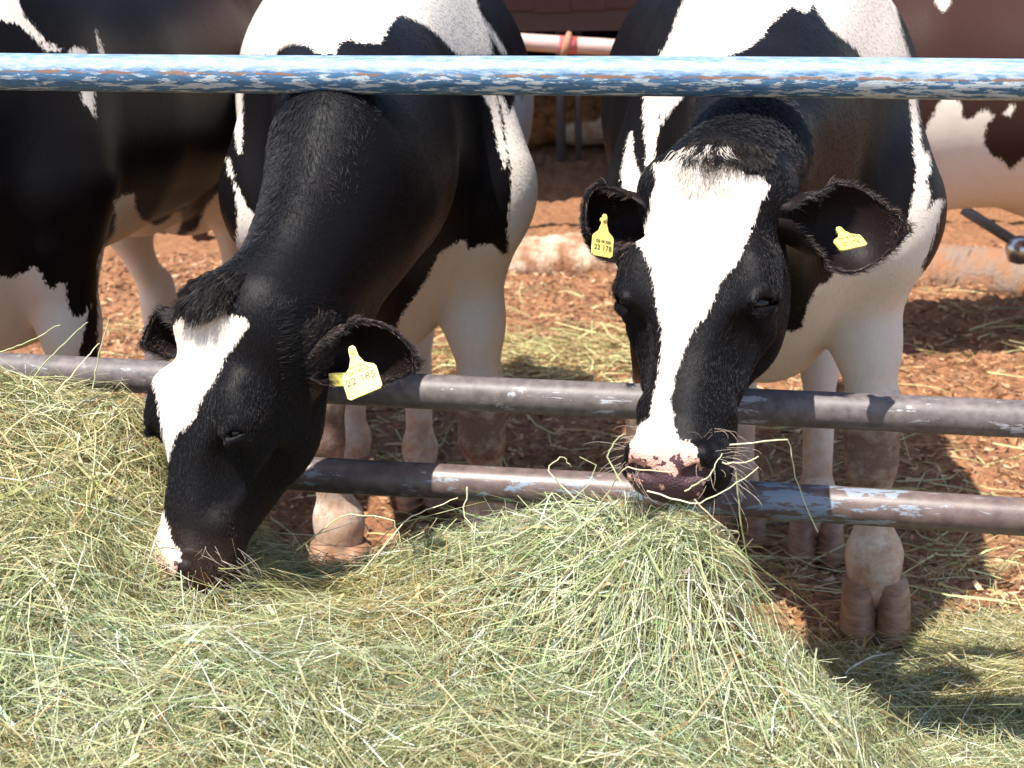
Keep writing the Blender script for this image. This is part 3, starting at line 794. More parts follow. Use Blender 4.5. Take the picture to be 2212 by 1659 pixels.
# ---- coat material -----------------------------------------------------
def coat_material(name, black=(0.0035, 0.003, 0.0035), black2=(0.006, 0.0045, 0.0045), white=(0.70, 0.62, 0.53)):
    m = NT(name)
    v = m.obj()
    pat = m.attr('pat').outputs['Fac']; nose = m.attr('nose').outputs['Fac']; dirt = m.attr('dirt').outputs['Fac']; brown = m.attr('brown').outputs['Fac']
    n1 = m.noise(38, 5, 0.65, m.obj((1, 1, 0.55))); n2 = m.noise(190, 3, 0.7, m.obj((1, 1, 0.22)))
    j = m.math('ADD', m.math('MULTIPLY', m.math('SUBTRACT', n1, 0.5), 10.0), m.math('MULTIPLY', m.math('SUBTRACT', n2, 0.5), 30.0))
    edge = m.math('ADD', pat, j)
    w = m.ramp(m.math('ADD', m.math('MULTIPLY', edge, 0.09), 0.5), [(0.32, 0.0), (0.68, 1.0)])
    big = m.noise(5, 4, 0.6, v)
    bc = m.mix(m.ramp(big, [(0.4, 0.0), (0.7, 0.5)]), black, black2)
    bc = m.mix(brown, bc, (0.046, 0.020, 0.015))
    wc = m.mix(m.ramp(m.noise(26, 4, 0.6, v), [(0.45, 0.0), (0.8, 0.35)]), white, (0.62, 0.48, 0.38))
    c = m.mix(w, bc, wc)
    # dirt and stained knees
    st = m.attr('stain').outputs['Fac']; stn = m.math('MULTIPLY', st, m.ramp(m.noise(18, 5, 0.7, v), [(0.32, 0.15), (0.62, 1.0)]))
    c = m.mix(stn, c, (0.42, 0.19, 0.075))
    dn = m.math('ADD', dirt, m.math('MULTIPLY', m.math('SUBTRACT', m.noise(30, 5, 0.7, v), 0.5), 0.9))
    c = m.mix(m.ramp(dn, [(0.42, 0.0), (0.85, 0.85)]), c, (0.115, 0.052, 0.030))
    # bare skin of the nose: pink with dark pebbled spots, nostril shade painted in with them
    vor = m.n('ShaderNodeTexVoronoi'); vor.inputs['Scale'].default_value = 330; m.l(v, vor.inputs['Vector'])
    spots = m.attr('spot').outputs['Fac']
    sn = m.math('ADD', spots, m.math('MULTIPLY', m.math('SUBTRACT', m.noise(60, 4, 0.6, v), 0.5), 2.2))
    nc = m.mix(m.ramp(sn, [(0.47, 0.0), (0.53, 1.0)]), (0.62, 0.34, 0.27), (0.075, 0.042, 0.048))
    nz = m.math('ADD', m.math('MULTIPLY', m.math('ADD', nose, m.math('MULTIPLY', j, 0.5)), 0.08), 0.5)
    nz = m.ramp(nz, [(0.3, 0.0), (0.7, 1.0)])
    c = m.mix(nz, c, nc)
    m.set(Base_Color=c, Roughness=m.mix(nz, m.mix(w, 0.46, 0.7), 0.38), Specular_IOR_Level=m.mix(w, 0.09, 0.12))
    hgt = m.math("ADD", m.noise(150, 4, 0.7, m.obj((1, 1, 0.35))), m.math('MULTIPLY', m.math('MULTIPLY', vor.outputs['Distance'], nz), 3.0))
    hgt = m.math('ADD', hgt, m.math('MULTIPLY', m.noise(14, 3, 0.5, v), 1.2))
    m.bump(hgt, 0.28, 0.0035)
    return m.m

def hair_material():
    m = NT('coat_hair'); a = m.attr('tint')
    m.set(Base_Color=a.outputs['Color'], Roughness=0.38, Specular_IOR_Level=0.22)
    return m.m

HORN = NT('hoof_horn'); _n = HORN.noise(20, 4, 0.6, HORN.obj((1, 1, 4)))
HORN.set(Base_Color=HORN.ramp(_n, [(0.3, (0.15, 0.075, 0.045)), (0.7, (0.38, 0.21, 0.12))]), Roughness=0.55); HORN.bump(_n, 0.4, 0.004)
EYE = NT('eye_ball').set(Base_Color=(0.006, 0.004, 0.004), Roughness=0.12, Specular_IOR_Level=0.35)
HAIRM = hair_material()
TAGM = NT('yellow_plastic'); _n = TAGM.noise(60, 5, 0.7, TAGM.obj()); _n2 = TAGM.noise(14, 3, 0.6, TAGM.obj())
TAGM.set(Base_Color=TAGM.mix(TAGM.ramp(TAGM.math('ADD', _n, TAGM.math('MULTIPLY', _n2, 0.5)), [(0.74, 0.0), (0.95, 0.8)]), (0.80, 0.70, 0.16), (0.22, 0.15, 0.05)), Roughness=0.42)
INK = NT('black_print').set(Base_Color=(0.03, 0.03, 0.03), Roughness=0.6).m

def hoof(parent, P, d, s=1.0, name='hoof'):
    """two claws on the ground at P, toes along d"""
    d = unit([d[0], d[1], 0]); lat = np.array([d[1], -d[0], 0])
    V, F = [], []
    for g in (-1, 1):
        prof = [(0.0, 1.0), (0.015, 1.04), (0.04, 0.99), (0.066, 0.93), (0.084, 0.80)]
        n = 16; o = len(V)
        for (z, k) in prof:
            for j in range(n):
                a = 2 * math.pi * j / n
                x = math.cos(a); y = math.sin(a)
                fx = (0.044 * (x if x < 0 else x * 1.12)) * k + 0.016 - 0.42 * z
                V.append(P + s * (d * fx + lat * (g * 0.0285 + 0.0275 * y * k * (1 - 0.22 * max(x, 0) ** 2) - g * 0.002 * max(x, 0)) + np.array([0, 0, z])))
        for i in range(len(prof) - 1):
            for j in range(n): F.append((o + i * n + j, o + i * n + (j + 1) % n, o + (i + 1) * n + (j + 1) % n, o + (i + 1) * n + j))
        F.append(tuple(o + j for j in range(n))[::-1]); F.append(tuple(o + (len(prof) - 1) * n + j for j in range(n)))
    return mesh_obj(name, np.array(V), F, HORN.m, parent)

def fore_leg(F, top, knee, fet, foot, lat, k=0.05, s=1.0):
    elbow = top
    F.cap(elbow + np.array([0, 0.03, 0.18]), elbow, 0.10 * s, 0.085 * s, lat, 0.75, k=0.08)
    mid = elbow * 0.55 + knee * 0.45
    F.chain([elbow, mid, knee + np.array([0, 0, 0.06])], [0.085 * s, 0.060 * s, 0.043 * s], lat, 0.85, 0.05)
    F.cap(knee + np.array([0, 0, 0.055]), knee + np.array([0, -0.004, -0.045]), 0.047 * s, 0.043 * s, lat, 1.05, k=0.04)
    F.cap(knee + np.array([0, 0, -0.04]), fet, 0.034 * s, 0.032 * s, lat, 1.0, k=0.03)
    F.ell(fet + np.array([0, 0.004, 0]), np.array([0.039, 0.040, 0.045]) * s, None, 0.04)
    F.cap(fet, foot + np.array([0, 0.030, 0.080]), 0.037 * s, 0.038 * s, lat, 1.2, k=0.03)
    F.cap(fet + np.array([lat[0] * .02, 0.03, -0.03]), fet + np.array([-lat[0] * .02, 0.03, -0.03]), 0.014, 0.014, k=0.02)

def body_field(B):
    """B: dict with origin (under the chest), yaw, scale and feet"""
    F = Field()
    o, yaw, s = np.array(B['o'], float), B['yaw'], B.get('s', 1.0)
    X = np.array([math.cos(yaw), math.sin(yaw), 0]); Yb = np.array([-math.sin(yaw), math.cos(yaw), 0]); Z = np.array([0, 0, 1.0])
    A = np.stack([X, Yb, Z])
    def L(x, y, z): return o + s * (x * X + y * Yb + z * Z)
    B['L'] = L; wd = B.get('wide', 1.0)
    F.ell(L(0, 0.18, 0.96), s * np.array([0.265 * wd, 0.34, 0.40]), A, 0.10)
    F.ell(L(0, 0.55, 0.93 + B.get('belly', 0.0)), s * np.array([0.34 * wd, 0.46, 0.42 - B.get('belly', 0.0)]), A, 0.12)
    bl = B.get('belly', 0.0)
    F.ell(L(0.0, 0.92, 0.93 + bl), s * np.array([0.385 * wd, 0.42, 0.41 - bl]), A, 0.12)
    F.ell(L(0, 1.28, 1.02), s * np.array([0.30 * wd, 0.34, 0.34]), A, 0.12)
    F.ell(L(0, 1.58, 1.12), s * np.array([0.26 * wd, 0.22, 0.24]), A, 0.12)
    F.cap(L(0, 0.05, 1.27), L(0, 0.75, 1.25), s * 0.10, s * 0.09, k=0.12)
    F.cap(L(0, 0.75, 1.25), L(0, 1.45, 1.31), s * 0.09, s * 0.09, k=0.12)
    for g in (-1, 1):
        F.cap(L(g * 0.205 * wd, 0.06, 0.86), L(g * 0.085, 0.20, 1.26), s * 0.115, s * 0.065, k=0.09)      # shoulder
        F.ell(L(g * 0.225, 1.26, 1.24), s * np.array([0.07, 0.09, 0.06]), A, 0.10)                    # hook bones
        if B.get('point', 1.0) > 0.1: F.ell(L(g * 0.215 * wd, -0.03, 0.83), s * np.array([0.080, 0.09, 0.12]) * B.get('point', 1.0), A, 0.12)             # point of shoulder
    F.cap(L(0, -0.12, 0.83), L(0, 0.15, 0.60), s * 0.13, s * 0.13, k=0.10)                             # brisket
    F.cap(L(0, 1.02, 0.62 + 1.6 * B.get('belly', 0.0)), L(0, 1.30, 0.66 + B.get('belly', 0.0)), s * 0.15, s * 0.17, k=0.08)                              # belly to udder
    F.ell(L(0, 1.42, 0.62), s * np.array([0.16, 0.17, 0.15]), A, 0.05)
    feet = []
    for (fx, fy), g in zip(B['fore'], (-1, 1)):
        f = L(fx, fy, 0); f[2] = ground_z(f[0], f[1]) - 0.005
        top = L(g * 0.185 * wd, 0.06, 0.74); kn = top * 0.42 + f * 0.58; kn[2] = f[2] + 0.40 * s
        fore_leg(F, top, kn, np.array([f[0], f[1] + 0.035, f[2] + 0.155]), f, X, s=s * B.get('leg', 1.13))
        feet.append((f, -Yb, kn))
    for (fx, fy), g in zip(B['hind'], (-1, 1)):
        f = L(fx, fy, 0); f[2] = ground_z(f[0], f[1]) - 0.005
        hip = L(g * 0.17, 1.50, 1.05); st = L(g * 0.23, 1.20, 0.78); hock = np.array([*(f[:2] + Yb[:2] * 0.13), f[2] + 0.50 * s])
        F.cap(hip, st, s * 0.19, s * 0.13, X, 0.75, k=0.10)
        F.cap(L(g * 0.17, 1.60, 0.98), L(g * 0.18, 1.52, 0.75), s * 0.14, s * 0.08, X, 0.8, k=0.08)
        F.chain([st, (st + hock) / 2 + Yb * 0.02, hock], [s * 0.12, s * 0.072, s * 0.045], X, 0.75, 0.07)
        F.cap(hock + Yb * 0.02 + Z * 0.03, hock + Yb * 0.01 - Z * 0.03, s * 0.042, s * 0.042, k=0.04)
        ft = np.array([f[0] + Yb[0] * 0.05, f[1] + Yb[1] * 0.05, f[2] + 0.15])
        F.cap(hock, ft, s * 0.042, s * 0.036, k=0.04)
        F.ell(ft, np.array([0.044, 0.046, 0.046]) * s, None, 0.03)
        F.cap(ft, f + Yb * 0.03 + np.array([0, 0, 0.08]), 0.038 * s, 0.040 * s, k=0.03)
        feet.append((f, -Yb, hock))
    tail = [L(0, 1.70, 1.34), L(0, 1.82, 1.22), L(0, 1.84, 0.9), L(0.02, 1.82, 0.5)]
    F.chain(tail, [0.035, 0.028, 0.02, 0.015], k=0.05)
    return F, feet

def refine(me, field, test, cuts=1):
    bm = bmesh.new(); bm.from_mesh(me)
    co = np.array([v.co for v in bm.verts]); m = test(co)
    es = [e for e in bm.edges if m[e.verts[0].index] and m[e.verts[1].index]]
    bmesh.ops.subdivide_edges(bm, edges=es, cuts=cuts, use_grid_fill=True)
    bm.to_mesh(me); bm.free()

def get_co(me):
    a = np.empty(len(me.vertices) * 3, np.float32); me.vertices.foreach_get('co', a); return a.reshape(-1, 3).astype(float)
def get_no(me):
    a = np.empty(len(me.vertices) * 3, np.float32); me.vertices.foreach_get('normal', a); return a.reshape(-1, 3).astype(float)

def make_cow(name, spec):
    h = spec.get('h', 0.008)
    F, feet = body_field(spec['B'])
    H = None; L = spec['B']['L']
    root = empty(name, tuple(L(0, 0.1, 0)))
    tag(root, spec['label'], 'cow', 'dairy cows of the herd')
    if 'head' in spec:
        H = Head(**spec['head']); add_head(F, H, spec.get('eye', 0.0110))
        s = spec['B'].get('s', 1.0)
        nw = spec.get('nw', 1.0)
        occ = H.P(spec.get('occu', 0.0), -0.110, 0.025); lat0 = np.array([1.0, 0, 0])
        base = L(0, 0.12, 1.05)
        mid1 = base * 0.62 + occ * 0.38 + np.array(spec.get('nk1', (0, 0, 0.0)))
        mid2 = base * 0.30 + occ * 0.70 + np.array(spec.get('nk2', (0, 0, 0.0)))
        l2 = H.U * 0.5 + lat0 * 0.5
        F.cap(base, mid1, 0.29 * s, 0.205 * s * nw, lat0, 0.72, k=0.12)
        F.cap(mid1, mid2, 0.205 * s * nw, 0.145 * s * nw, l2, 0.70, k=0.10)
        F.cap(mid2, occ, 0.145 * s * nw, 0.092 * s * nw, l2, 0.80, k=0.07)
        thr = H.P(0, -0.165, 0.09)
        F.cap(mid2 + np.array([0, 0.0, -0.06]), thr, 0.11 * s, 0.070 * s, l2, 0.6, k=0.08)
        if 'crest' in spec:
            cr = np.array(spec['crest']); bk = np.array([0, 0.0, 0.0])
            F.cap(L(0, 0.08, 1.25), cr + bk, 0.11 * s, 0.075 * s * nw, k=0.10)
            F.cap(cr + bk, H.P(spec.get('occu', 0.0), -0.095, -0.005), 0.070 * s * nw, 0.056 * s * nw, k=0.07)
        for q in spec.get('extra', []): F.cap(*q[:4], k=q[4])
    ctr = np.array([L(0, 0.8, 0.7)])
    pts = [L(x, y, z) for x in (-0.5, 0.5) for y in (-0.4, 2.0) for z in (-0.3, 1.5)]
    if H is not None: pts += [H.P(x, y, t) for x in (-0.16, 0.16) for y in (-0.3, 0.1) for t in (-0.12, 0.6)]
    pts = np.array(pts)
    V, Fc = surface_net(F, pts.min(0), pts.max(0), h)
    V = F.project(V, 1)
    body = mesh_obj('body', V, Fc, None)
    me = body.data
    if H is not None and spec.get('fine', True):
        def near_head(co, tmin=-0.10, tmax=0.62):
            u, w, t = H.local(co); return (np.abs(u) < 0.18) & (w < 0.12) & (w > -0.28) & (t > tmin) & (t < tmax)
        refine(me, F, near_head)
        co = F.project(get_co(me), 2); me.vertices.foreach_set('co', co.astype(np.float32).ravel())
        def near_fine(co):
            u, w, t = H.local(co)
            return ((np.abs(u) < 0.12) & (w < 0.02) & (w > -0.15) & (t > 0.40)) | ((np.abs(u) > 0.075) & (t > 0.17) & (t < 0.28) & (w > -0.08) & (w < 0.03) & (np.abs(u) < 0.16))
        refine(me, F, near_fine)
        co = get_co(me); u, w, t = H.local(co)
        i = np.nonzero((np.abs(u) < 0.18) & (w < 0.12) & (w > -0.28) & (t > -0.1))[0]
        co[i] = F.project(co[i], 2, 0.003); me.vertices.foreach_set('co', co.astype(np.float32).ravel())
    # ears joined into the same skin
    n_body = len(me.vertices)
    if H is not None:
        bm = bmesh.new(); bm.from_mesh(me)
        for (r, t, f, kw) in spec['ears']:
            Ve, Fe = ear_mesh(r, t, f, **kw)
            vs = [bm.verts.new(v) for v in Ve]
            for q in Fe:
                try: fc = bm.faces.new([vs[a] for a in q])
                except ValueError: continue
        bm.to_mesh(me); bm.free()
    me.polygons.foreach_set('use_smooth', np.ones(len(me.polygons), bool))
    me.update()
    co = get_co(me); px, py, dd = proj(co)
    pat = polys_sdf(px, py, spec['white'])
    nose = np.full(len(co), -60.0); spot = np.zeros(len(co)); isn = np.zeros(len(co), bool)
    if H is not None:
        u, w, t = H.local(co)
        hd = (t > -0.03) & (t < 0.62) & (np.abs(u) < 0.16) & (w > -0.24) & (w < 0.07)
        # the head is what lies nearer than the neck and chest
        pat_h = polys_sdf(px, py, spec['blaze'])
        hd &= np.arange(len(co)) < n_body
        ws = sstep(-0.05, -0.02, t) * hd
        pat = np.where((co[:, 1] < 2.85) & (co[:, 2] > 0.55) & (co[:, 2] < 1.13), -60, pat)
        pat = np.where(hd, np.where(t > -0.02, pat_h, -30), pat)
        pat = np.where(np.arange(len(co)) >= n_body, -60, pat)
        fr = (t > 0.40) & hd
        nose = np.where(fr, polys_sdf(px, py, spec['nose']), -60)
        spot = np.where(fr, 0.5 + 0.02 * polys_sdf(px, py, spec['spots']) * 0.45, 0)
        for g in (-1, 1):
            a_, b_ = H.P(g * 0.034, -0.012, 0.512), H.P(g * 0.058, -0.018, 0.502); ab = b_ - a_
            hh = np.clip(((co - a_) @ ab) / (ab @ ab), 0, 1); dn_ = np.linalg.norm(co - a_ - hh[:, None] * ab, axis=1)
            spot = np.where(dn_ < 0.0105 * H.s, 3.0, spot); nose = np.where(dn_ < 0.012 * H.s, np.maximum(nose, 8), nose)  # shade inside the nostril painted dark on the skin
    dirt = np.zeros(len(co))
    for f, d, kn in feet[:2]:
        r = np.linalg.norm((co - (kn + np.array([0, 0, -0.01]))) * np.array([1, 1, 0.65]), axis=1)
        dirt = np.maximum(dirt, 1.5 - r / 0.085)
    for f, d, kn in feet:
        r = np.linalg.norm(co - f, axis=1); dirt = np.maximum(dirt, 0.42 * (r < 0.22))
    dirt = np.clip(dirt, 0, 1)
    stain = sstep(0.62, 0.06, co[:, 2] - ground_z(co[:, 0], co[:, 1])) * 0.85
    brown = np.full(len(co), spec.get('brown', 0.0))
    brown[n_body:] = 0.12
    if 'brownf' in spec: brown = spec['brownf'](px, py)
    for an, av in (('pat', pat), ('nose', nose), ('spot', spot), ('dirt', dirt), ('brown', brown), ('stain', stain)):
        a = me.attributes.new(an, 'FLOAT', 'POINT'); a.data.foreach_set('value', av.astype(np.float32))
    me.materials.append(coat_material('coat'))
    body.parent = root; body.matrix_parent_inverse = root.matrix_basis.inverted()
    for f, d, kn in feet: hoof(root, f, d, 1.26)
    spec['H'] = H; spec['F'] = F; spec['root'] = root; spec['body'] = body; spec['n_body'] = n_body
    if H is not None:
        for g in (-1, 1):
            bm = bmesh.new(); bmesh.ops.create_uvsphere(bm, u_segments=24, v_segments=16, radius=0.0185 * H.w)
            me2 = bpy.data.meshes.new('eye'); bm.to_mesh(me2); bm.free()
            me2.polygons.foreach_set('use_smooth', np.ones(len(me2.polygons), bool)); me2.materials.append(EYE.m)
            e = bpy.data.objects.new('eye', me2); e.location = H.P(g * 0.1010, -0.0225, 0.230); link(e)
            e.parent = root; e.matrix_parent_inverse = root.matrix_basis.inverted()
        nostril = None
    return spec

# ---- fur ---------------------------------------------------------------
def sample_surface(me, N, weight, rng):
    me.calc_loop_triangles()
    T = np.empty(len(me.loop_triangles) * 3, np.int32); me.loop_triangles.foreach_get('vertices', T); T = T.reshape(-1, 3)
    co = get_co(me); no = get_no(me)
    a, b, c = co[T[:, 0]], co[T[:, 1]], co[T[:, 2]]
    ar = np.linalg.norm(np.cross(b - a, c - a), axis=1) / 2
    wt = ar * weight(( a + b + c) / 3, (no[T[:, 0]] + no[T[:, 1]] + no[T[:, 2]]) / 3)
    cs = np.cumsum(wt); i = np.searchsorted(cs, rng.random(N) * cs[-1]).clip(0, len(T) - 1)
    r1, r2 = np.sqrt(rng.random(N)), rng.random(N)
    w = np.stack([1 - r1, r1 * (1 - r2), r1 * r2], 1)
    def mixv(A): return (A[T[i]] * w[..., None]).sum(1) if A.ndim == 2 else (A[T[i]] * w).sum(1)
    return mixv, co, no

def hair_strands(P, N_, D, length, lift, rng, curl=0.15, k=4):
    """P roots, N_ normals, D combing direction"""
    n = len(P)
    D = D - N_ * (D * N_).sum(1, keepdims=True); D /= np.maximum(np.linalg.norm(D, axis=1, keepdims=True), 1e-6)
    side = np.cross(N_, D)
    D = D + side * rng.normal(0, 0.22, (n, 1)); D /= np.linalg.norm(D, axis=1, keepdims=True)
    t = np.linspace(0, 1, k)[None, :, None]
    c = rng.normal(0, 1, (n, 1, 1)) * curl
    L_ = length[:, None, None]
    li = lift[:, None, None]
    return P[:, None] + L_ * (D[:, None] * t * (1 - 0.15 * li) + N_[:, None] * li * (t - 0.45 * t * t) + side[:, None] * c * t * t)

def short_fur(spec, N, weight, name='coat_hair', lmul=1.0):
    rng = np.random.default_rng(99)
    body, H = spec['body'], spec['H']; me = body.data
    cpos = np.array([0, 0, CAM_H])
    def wt(c, n):
        fac = ((cpos - c) * n).sum(1) / np.linalg.norm(cpos - c, axis=1)
        return weight(c) * (fac > -0.25)
    mixv, co, no = sample_surface(me, N, wt, rng)
    def att(nm):
        a = np.empty(len(me.vertices), np.float32); me.attributes[nm].data.foreach_get('value', a); return mixv(a)
    P = mixv(co); Nn = mixv(no); Nn /= np.linalg.norm(Nn, axis=1, keepdims=True)
    pat, nose, dirt, brown = att('pat'), att('nose'), att('dirt'), att('brown')
    u, w, t = H.local(P)
    head = (np.abs(u) < 0.17) & (t > -0.02) & (t < 0.6) & (w > -0.2) & (w < 0.08)
    back = np.array([0, 1.0, -0.6])
    D = np.where(head[:, None], H.T[None], back[None])
    # forehead hair radiates down and outwards
    D = D + head[:, None] * (u * 3.0)[:, None] * H.U[None]
    earm = np.zeros(len(P), bool)
    for (r, tp, f, kw) in spec['ears']:
        r, tp = np.array(r), np.array(tp); ax = tp - r; h = ((P - r) @ ax) / (ax @ ax)
        dist = np.linalg.norm(P - (r + np.clip(h, 0, 1)[:, None] * ax), axis=1)
        m = (h > 0.05) & (dist < 0.10) & (np.abs(u) > 0.13)
        D[m] = unit(ax); earm |= m
    L_ = np.where(head, 0.0065, 0.0065) * rng.uniform(0.6, 1.4, len(P)) * lmul
    L_[earm] = 0.016 * rng.uniform(0.5, 1.5, earm.sum())
    L_ *= np.where(head & (t > 0.36), 0.55, 1.0)
    keep = (nose < -2)
    for g in (-1, 1): keep &= np.linalg.norm(P - H.P(g * 0.115, -0.013, 0.232), axis=1) > 0.015
    wn_ = pat + rng.normal(0, 2.0, len(P)) > 0
    col = np.where(wn_[:, None], np.array([[0.72, 0.65, 0.58]]), np.array([[0.0075, 0.0065, 0.0075]])) * rng.uniform(0.75, 1.25, (len(P), 1))
    bl = (~wn_) & (rng.random(len(P)) < 0.06); col[bl] = np.array([0.025, 0.018, 0.016])
    st_ = att('stain')[:, None] * 0.7; col = col * (1 - st_) + st_ * np.array([0.42, 0.22, 0.10])
    col = col * (1 - 0.8 * np.clip(dirt, 0, 1)[:, None]) + 0.8 * np.clip(dirt, 0, 1)[:, None] * np.array([0.12, 0.055, 0.03])
    col = col.clip(0, 0.9)
    S = hair_strands(P, Nn, D, L_, np.where(head, rng.uniform(0.10, 0.34, len(P)), rng.uniform(0.03, 0.12, len(P))), rng)
    keep &= head | wn_ | earm | (rng.random(len(P)) < 0.3) | (P[:, 1] < 2.9)
    S = S[keep]; col = col[keep]
    rad = np.array([0.00024, 0.00022, 0.00015, 0.00004])[None]
    o = curves_obj(name, S, rad, HAIRM, None, col)
    o.parent = spec['root']; o.matrix_parent_inverse = spec['root'].matrix_basis.inverted()
    return o

def long_hair(spec, roots, norms, dirs, lens, cols, name, rad=0.00035, curl=0.35, k=6, lift=(0.3, 0.9), seed=1, clump=0.0):
    rng = np.random.default_rng(seed)
    S = hair_strands(roots, norms, dirs, lens, rng.uniform(*lift, len(roots)), rng, curl, k)
    if clump > 0:
        n = len(roots); nc = max(8, n // 28); ci = rng.integers(0, n, nc)
        d = ((roots[:, None] - roots[None, ci]) ** 2).sum(2); j = ci[np.argmin(d, 1)]
        t = np.linspace(0, 1, k)[None, :, None]
        S = S * (1 - clump * t ** 1.5) + (S[j] + (roots - roots[j])[:, None] * 0.25) * clump * t ** 1.5
    r = (rad * np.array([1, 1, 0.95, 0.8, 0.55, 0.15])[:k])[None]
    o = curves_obj(name, S, r, HAIRM, None, cols)
    o.parent = spec['root']; o.matrix_parent_inverse = spec['root'].matrix_basis.inverted()
    return o

def text_mesh(body, size, M, parent, name='lettering'):
    cu = bpy.data.curves.new(name, 'FONT'); cu.body = body; cu.size = size; cu.align_x = 'CENTER'; cu.align_y = 'CENTER'; cu.extrude = 0.00015
    cu.resolution_u = 3; cu.space_character = 1.08
    t = bpy.data.objects.new('tmp', cu); C.objects.link(t)
    dg = bpy.context.evaluated_depsgraph_get(); me = bpy.data.meshes.new_from_object(t.evaluated_get(dg))
    bpy.data.objects.remove(t); me.name = name; me.materials.clear(); me.materials.append(INK); me.transform(M)
    o = bpy.data.objects.new(name, me); return link(o, parent)

def ear_tag(root, P, right, up, w=0.056, h=0.060, lines=(), label=None):
    """yellow plastic tag: P is the middle of its lower plate"""
    x = unit(right); u = np.array(up, float); y = unit(u - x * (u @ x)); z = np.cross(x, y)
    a, b = w / 2, h
    out = [(-a + .004, -b * 0.42), (a - .004, -b * 0.42), (a, -b * 0.36), (a, b * 0.10), (a * 0.92, b * 0.17), (a * 0.45, b * 0.30), (a * 0.24, b * 0.50), (a * 0.20, b * 0.72), (a * 0.10, b * 0.78),
           (-a * 0.10, b * 0.78), (-a * 0.20, b * 0.72), (-a * 0.24, b * 0.50), (-a * 0.45, b * 0.30), (-a * 0.92, b * 0.17), (-a, b * 0.10), (-a, -b * 0.36)]
    P = np.asarray(P, float); n = len(out); th = 0.0012
    V = [P + x * p + y * q + z * th for p, q in out] + [P + x * p + y * q - z * th for p, q in out]
    F = [tuple(range(n)), tuple(range(2 * n - 1, n - 1, -1))] + [(i, n + i, n + (i + 1) % n, (i + 1) % n) for i in range(n)]
    o = mesh_obj('ear_tag', V, F, TAGM.m, root, smooth=False)
    if label: o['label'] = label
    Vb, Fb = tube([P + y * b * 0.62 - z * 0.006, P + y * b * 0.62 + z * 0.002], 0.0042, 16)
    b_ = mesh_obj('stud', Vb, Fb, TAGM.m); b_.parent = o
    for (s, size, yy, xs) in lines:
        M = Matrix(((x[0] * xs, y[0], z[0], 0), (x[1] * xs, y[1], z[1], 0), (x[2] * xs, y[2], z[2], 0), (0, 0, 0, 1)))
        q = P + y * yy + z * (th + 0.0004); M.translation = Vector(q)
        t = text_mesh(s, size, M, None); t.parent = o
    return o


build_ground()
build_fence()
build_shed()
build_hay()
build_litter()
# ---- cow at the right, looking at the camera
H3 = dict(poll=W(1530, 345, 2.37), muzzle=W(1432, 1052, 2.10), normal=(-0.46, -1.0, 0.30))
K1 = (1209.6, 276.5, 0.4845)
blaze3 = cp([(415, 160), (430, 230), (410, 300), (400, 370), (380, 420), (335, 500), (370, 550), (400, 620), (420, 700), (430, 800), (455, 900), (450, 1000), (440, 1090), (420, 1180), (400, 1290), (370, 1310), (335, 1340), (318, 1400), (318, 1560), (430, 1640), (560, 1640), (615, 1540),
    (615, 1470), (610, 1430), (580, 1400), (530, 1390), (515, 1330), (495, 1230), (505, 1140), (530, 1060), (560, 980), (600, 890), (650, 840), (690, 760), (720, 680), (790, 600), (830, 510), (860, 430), (890, 350), (935, 260), (900, 220), (800, 190), (700, 110), (640, 60), (600, 80), (560, 140), (480, 150)], *K1)
nose3 = cp([(316, 1420), (430, 1405), (540, 1425), (600, 1440), (618, 1480), (640, 1560), (640, 1760), (400, 1760), (280, 1700), (300, 1560)], *K1)
spots3 = cp([(330, 1502), (400, 1490), (440, 1525), (500, 1535), (545, 1490), (600, 1480), (660, 1540), (660, 1800), (280, 1800)], *K1)
K5 = (1296.0, 0.0, 0.414)
white3 = [cp([(470, -150), (430, 20), (390, 120), (370, 170), (340, 240), (300, 300), (620, 300), (740, 270), (800, 230), (850, 190), (880, 140), (940, 80), (1000, 30), (1080, 70), (1110, 20), (1150, 80), (1200, 150), (1290, 220), (1340, 260), (1370, 310), (1620, 310), (1600, 250), (1570, 150), (1550, 60), (1540, -150)], *K5),
    cp([(1550, 0), (1600, 90), (1660, 120), (1700, 210), (1700, 160), (1680, 80), (1640, -60)], *K5),
    cp([(230, 400), (300, 400), (310, 560), (310, 650), (300, 690), (290, 760), (275, 900), (265, 960), (200, 1030), (120, 1100), (110, 900), (150, 700), (165, 690), (175, 760), (190, 860), (215, 920), (240, 870), (235, 760), (225, 620)], *K5),
    cp([(305, 400), (450, 400), (430, 510), (380, 560), (340, 620), (310, 680)], *K5),
    cp([(1600, 400), (1650, 400), (1655, 540), (1665, 620), (1680, 760), (1700, 800), (1720, 790), (1725, 900), (1700, 950), (1730, 1000), (1710, 1100), (1760, 1040), (1800, 1040), (1740, 1250), (1640, 1500), (1500, 1500), (1590, 1200), (1620, 1080), (1640, 1000), (1650, 900), (1635, 740), (1630, 640)], *K5),
    cp([(1700, 480), (1760, 480), (1780, 620), (1740, 660), (1725, 620)], *K5),
    cp([(1790, 500), (1815, 500), (1815, 590)], *K5),
    cp([(1560, 510), (1450, 525), (1380, 580), (1300, 600), (1240, 620), (1190, 690), (1150, 700), (1120, 760), (1100, 800), (1080, 890), (1040, 910), (1000, 905), (960, 980), (700, 1200), (500, 1150), (330, 1150), (250, 840), (100, 840), (-200, 3200), (2200, 3200), (1700, 800)], *K1)]
er3 = H3.copy()
_h = Head(**H3)
ears3 = [(_h.P(0.100, -0.066, 0.070), W(1968, 492, 2.34), (0.0, -1.0, 0.40), dict(W=0.072, curl=0.75)),
         (_h.P(-0.100, -0.062, 0.062), W(1266, 500, 2.38), (-0.45, -0.9, -0.05), dict(W=0.064, curl=1.15))]
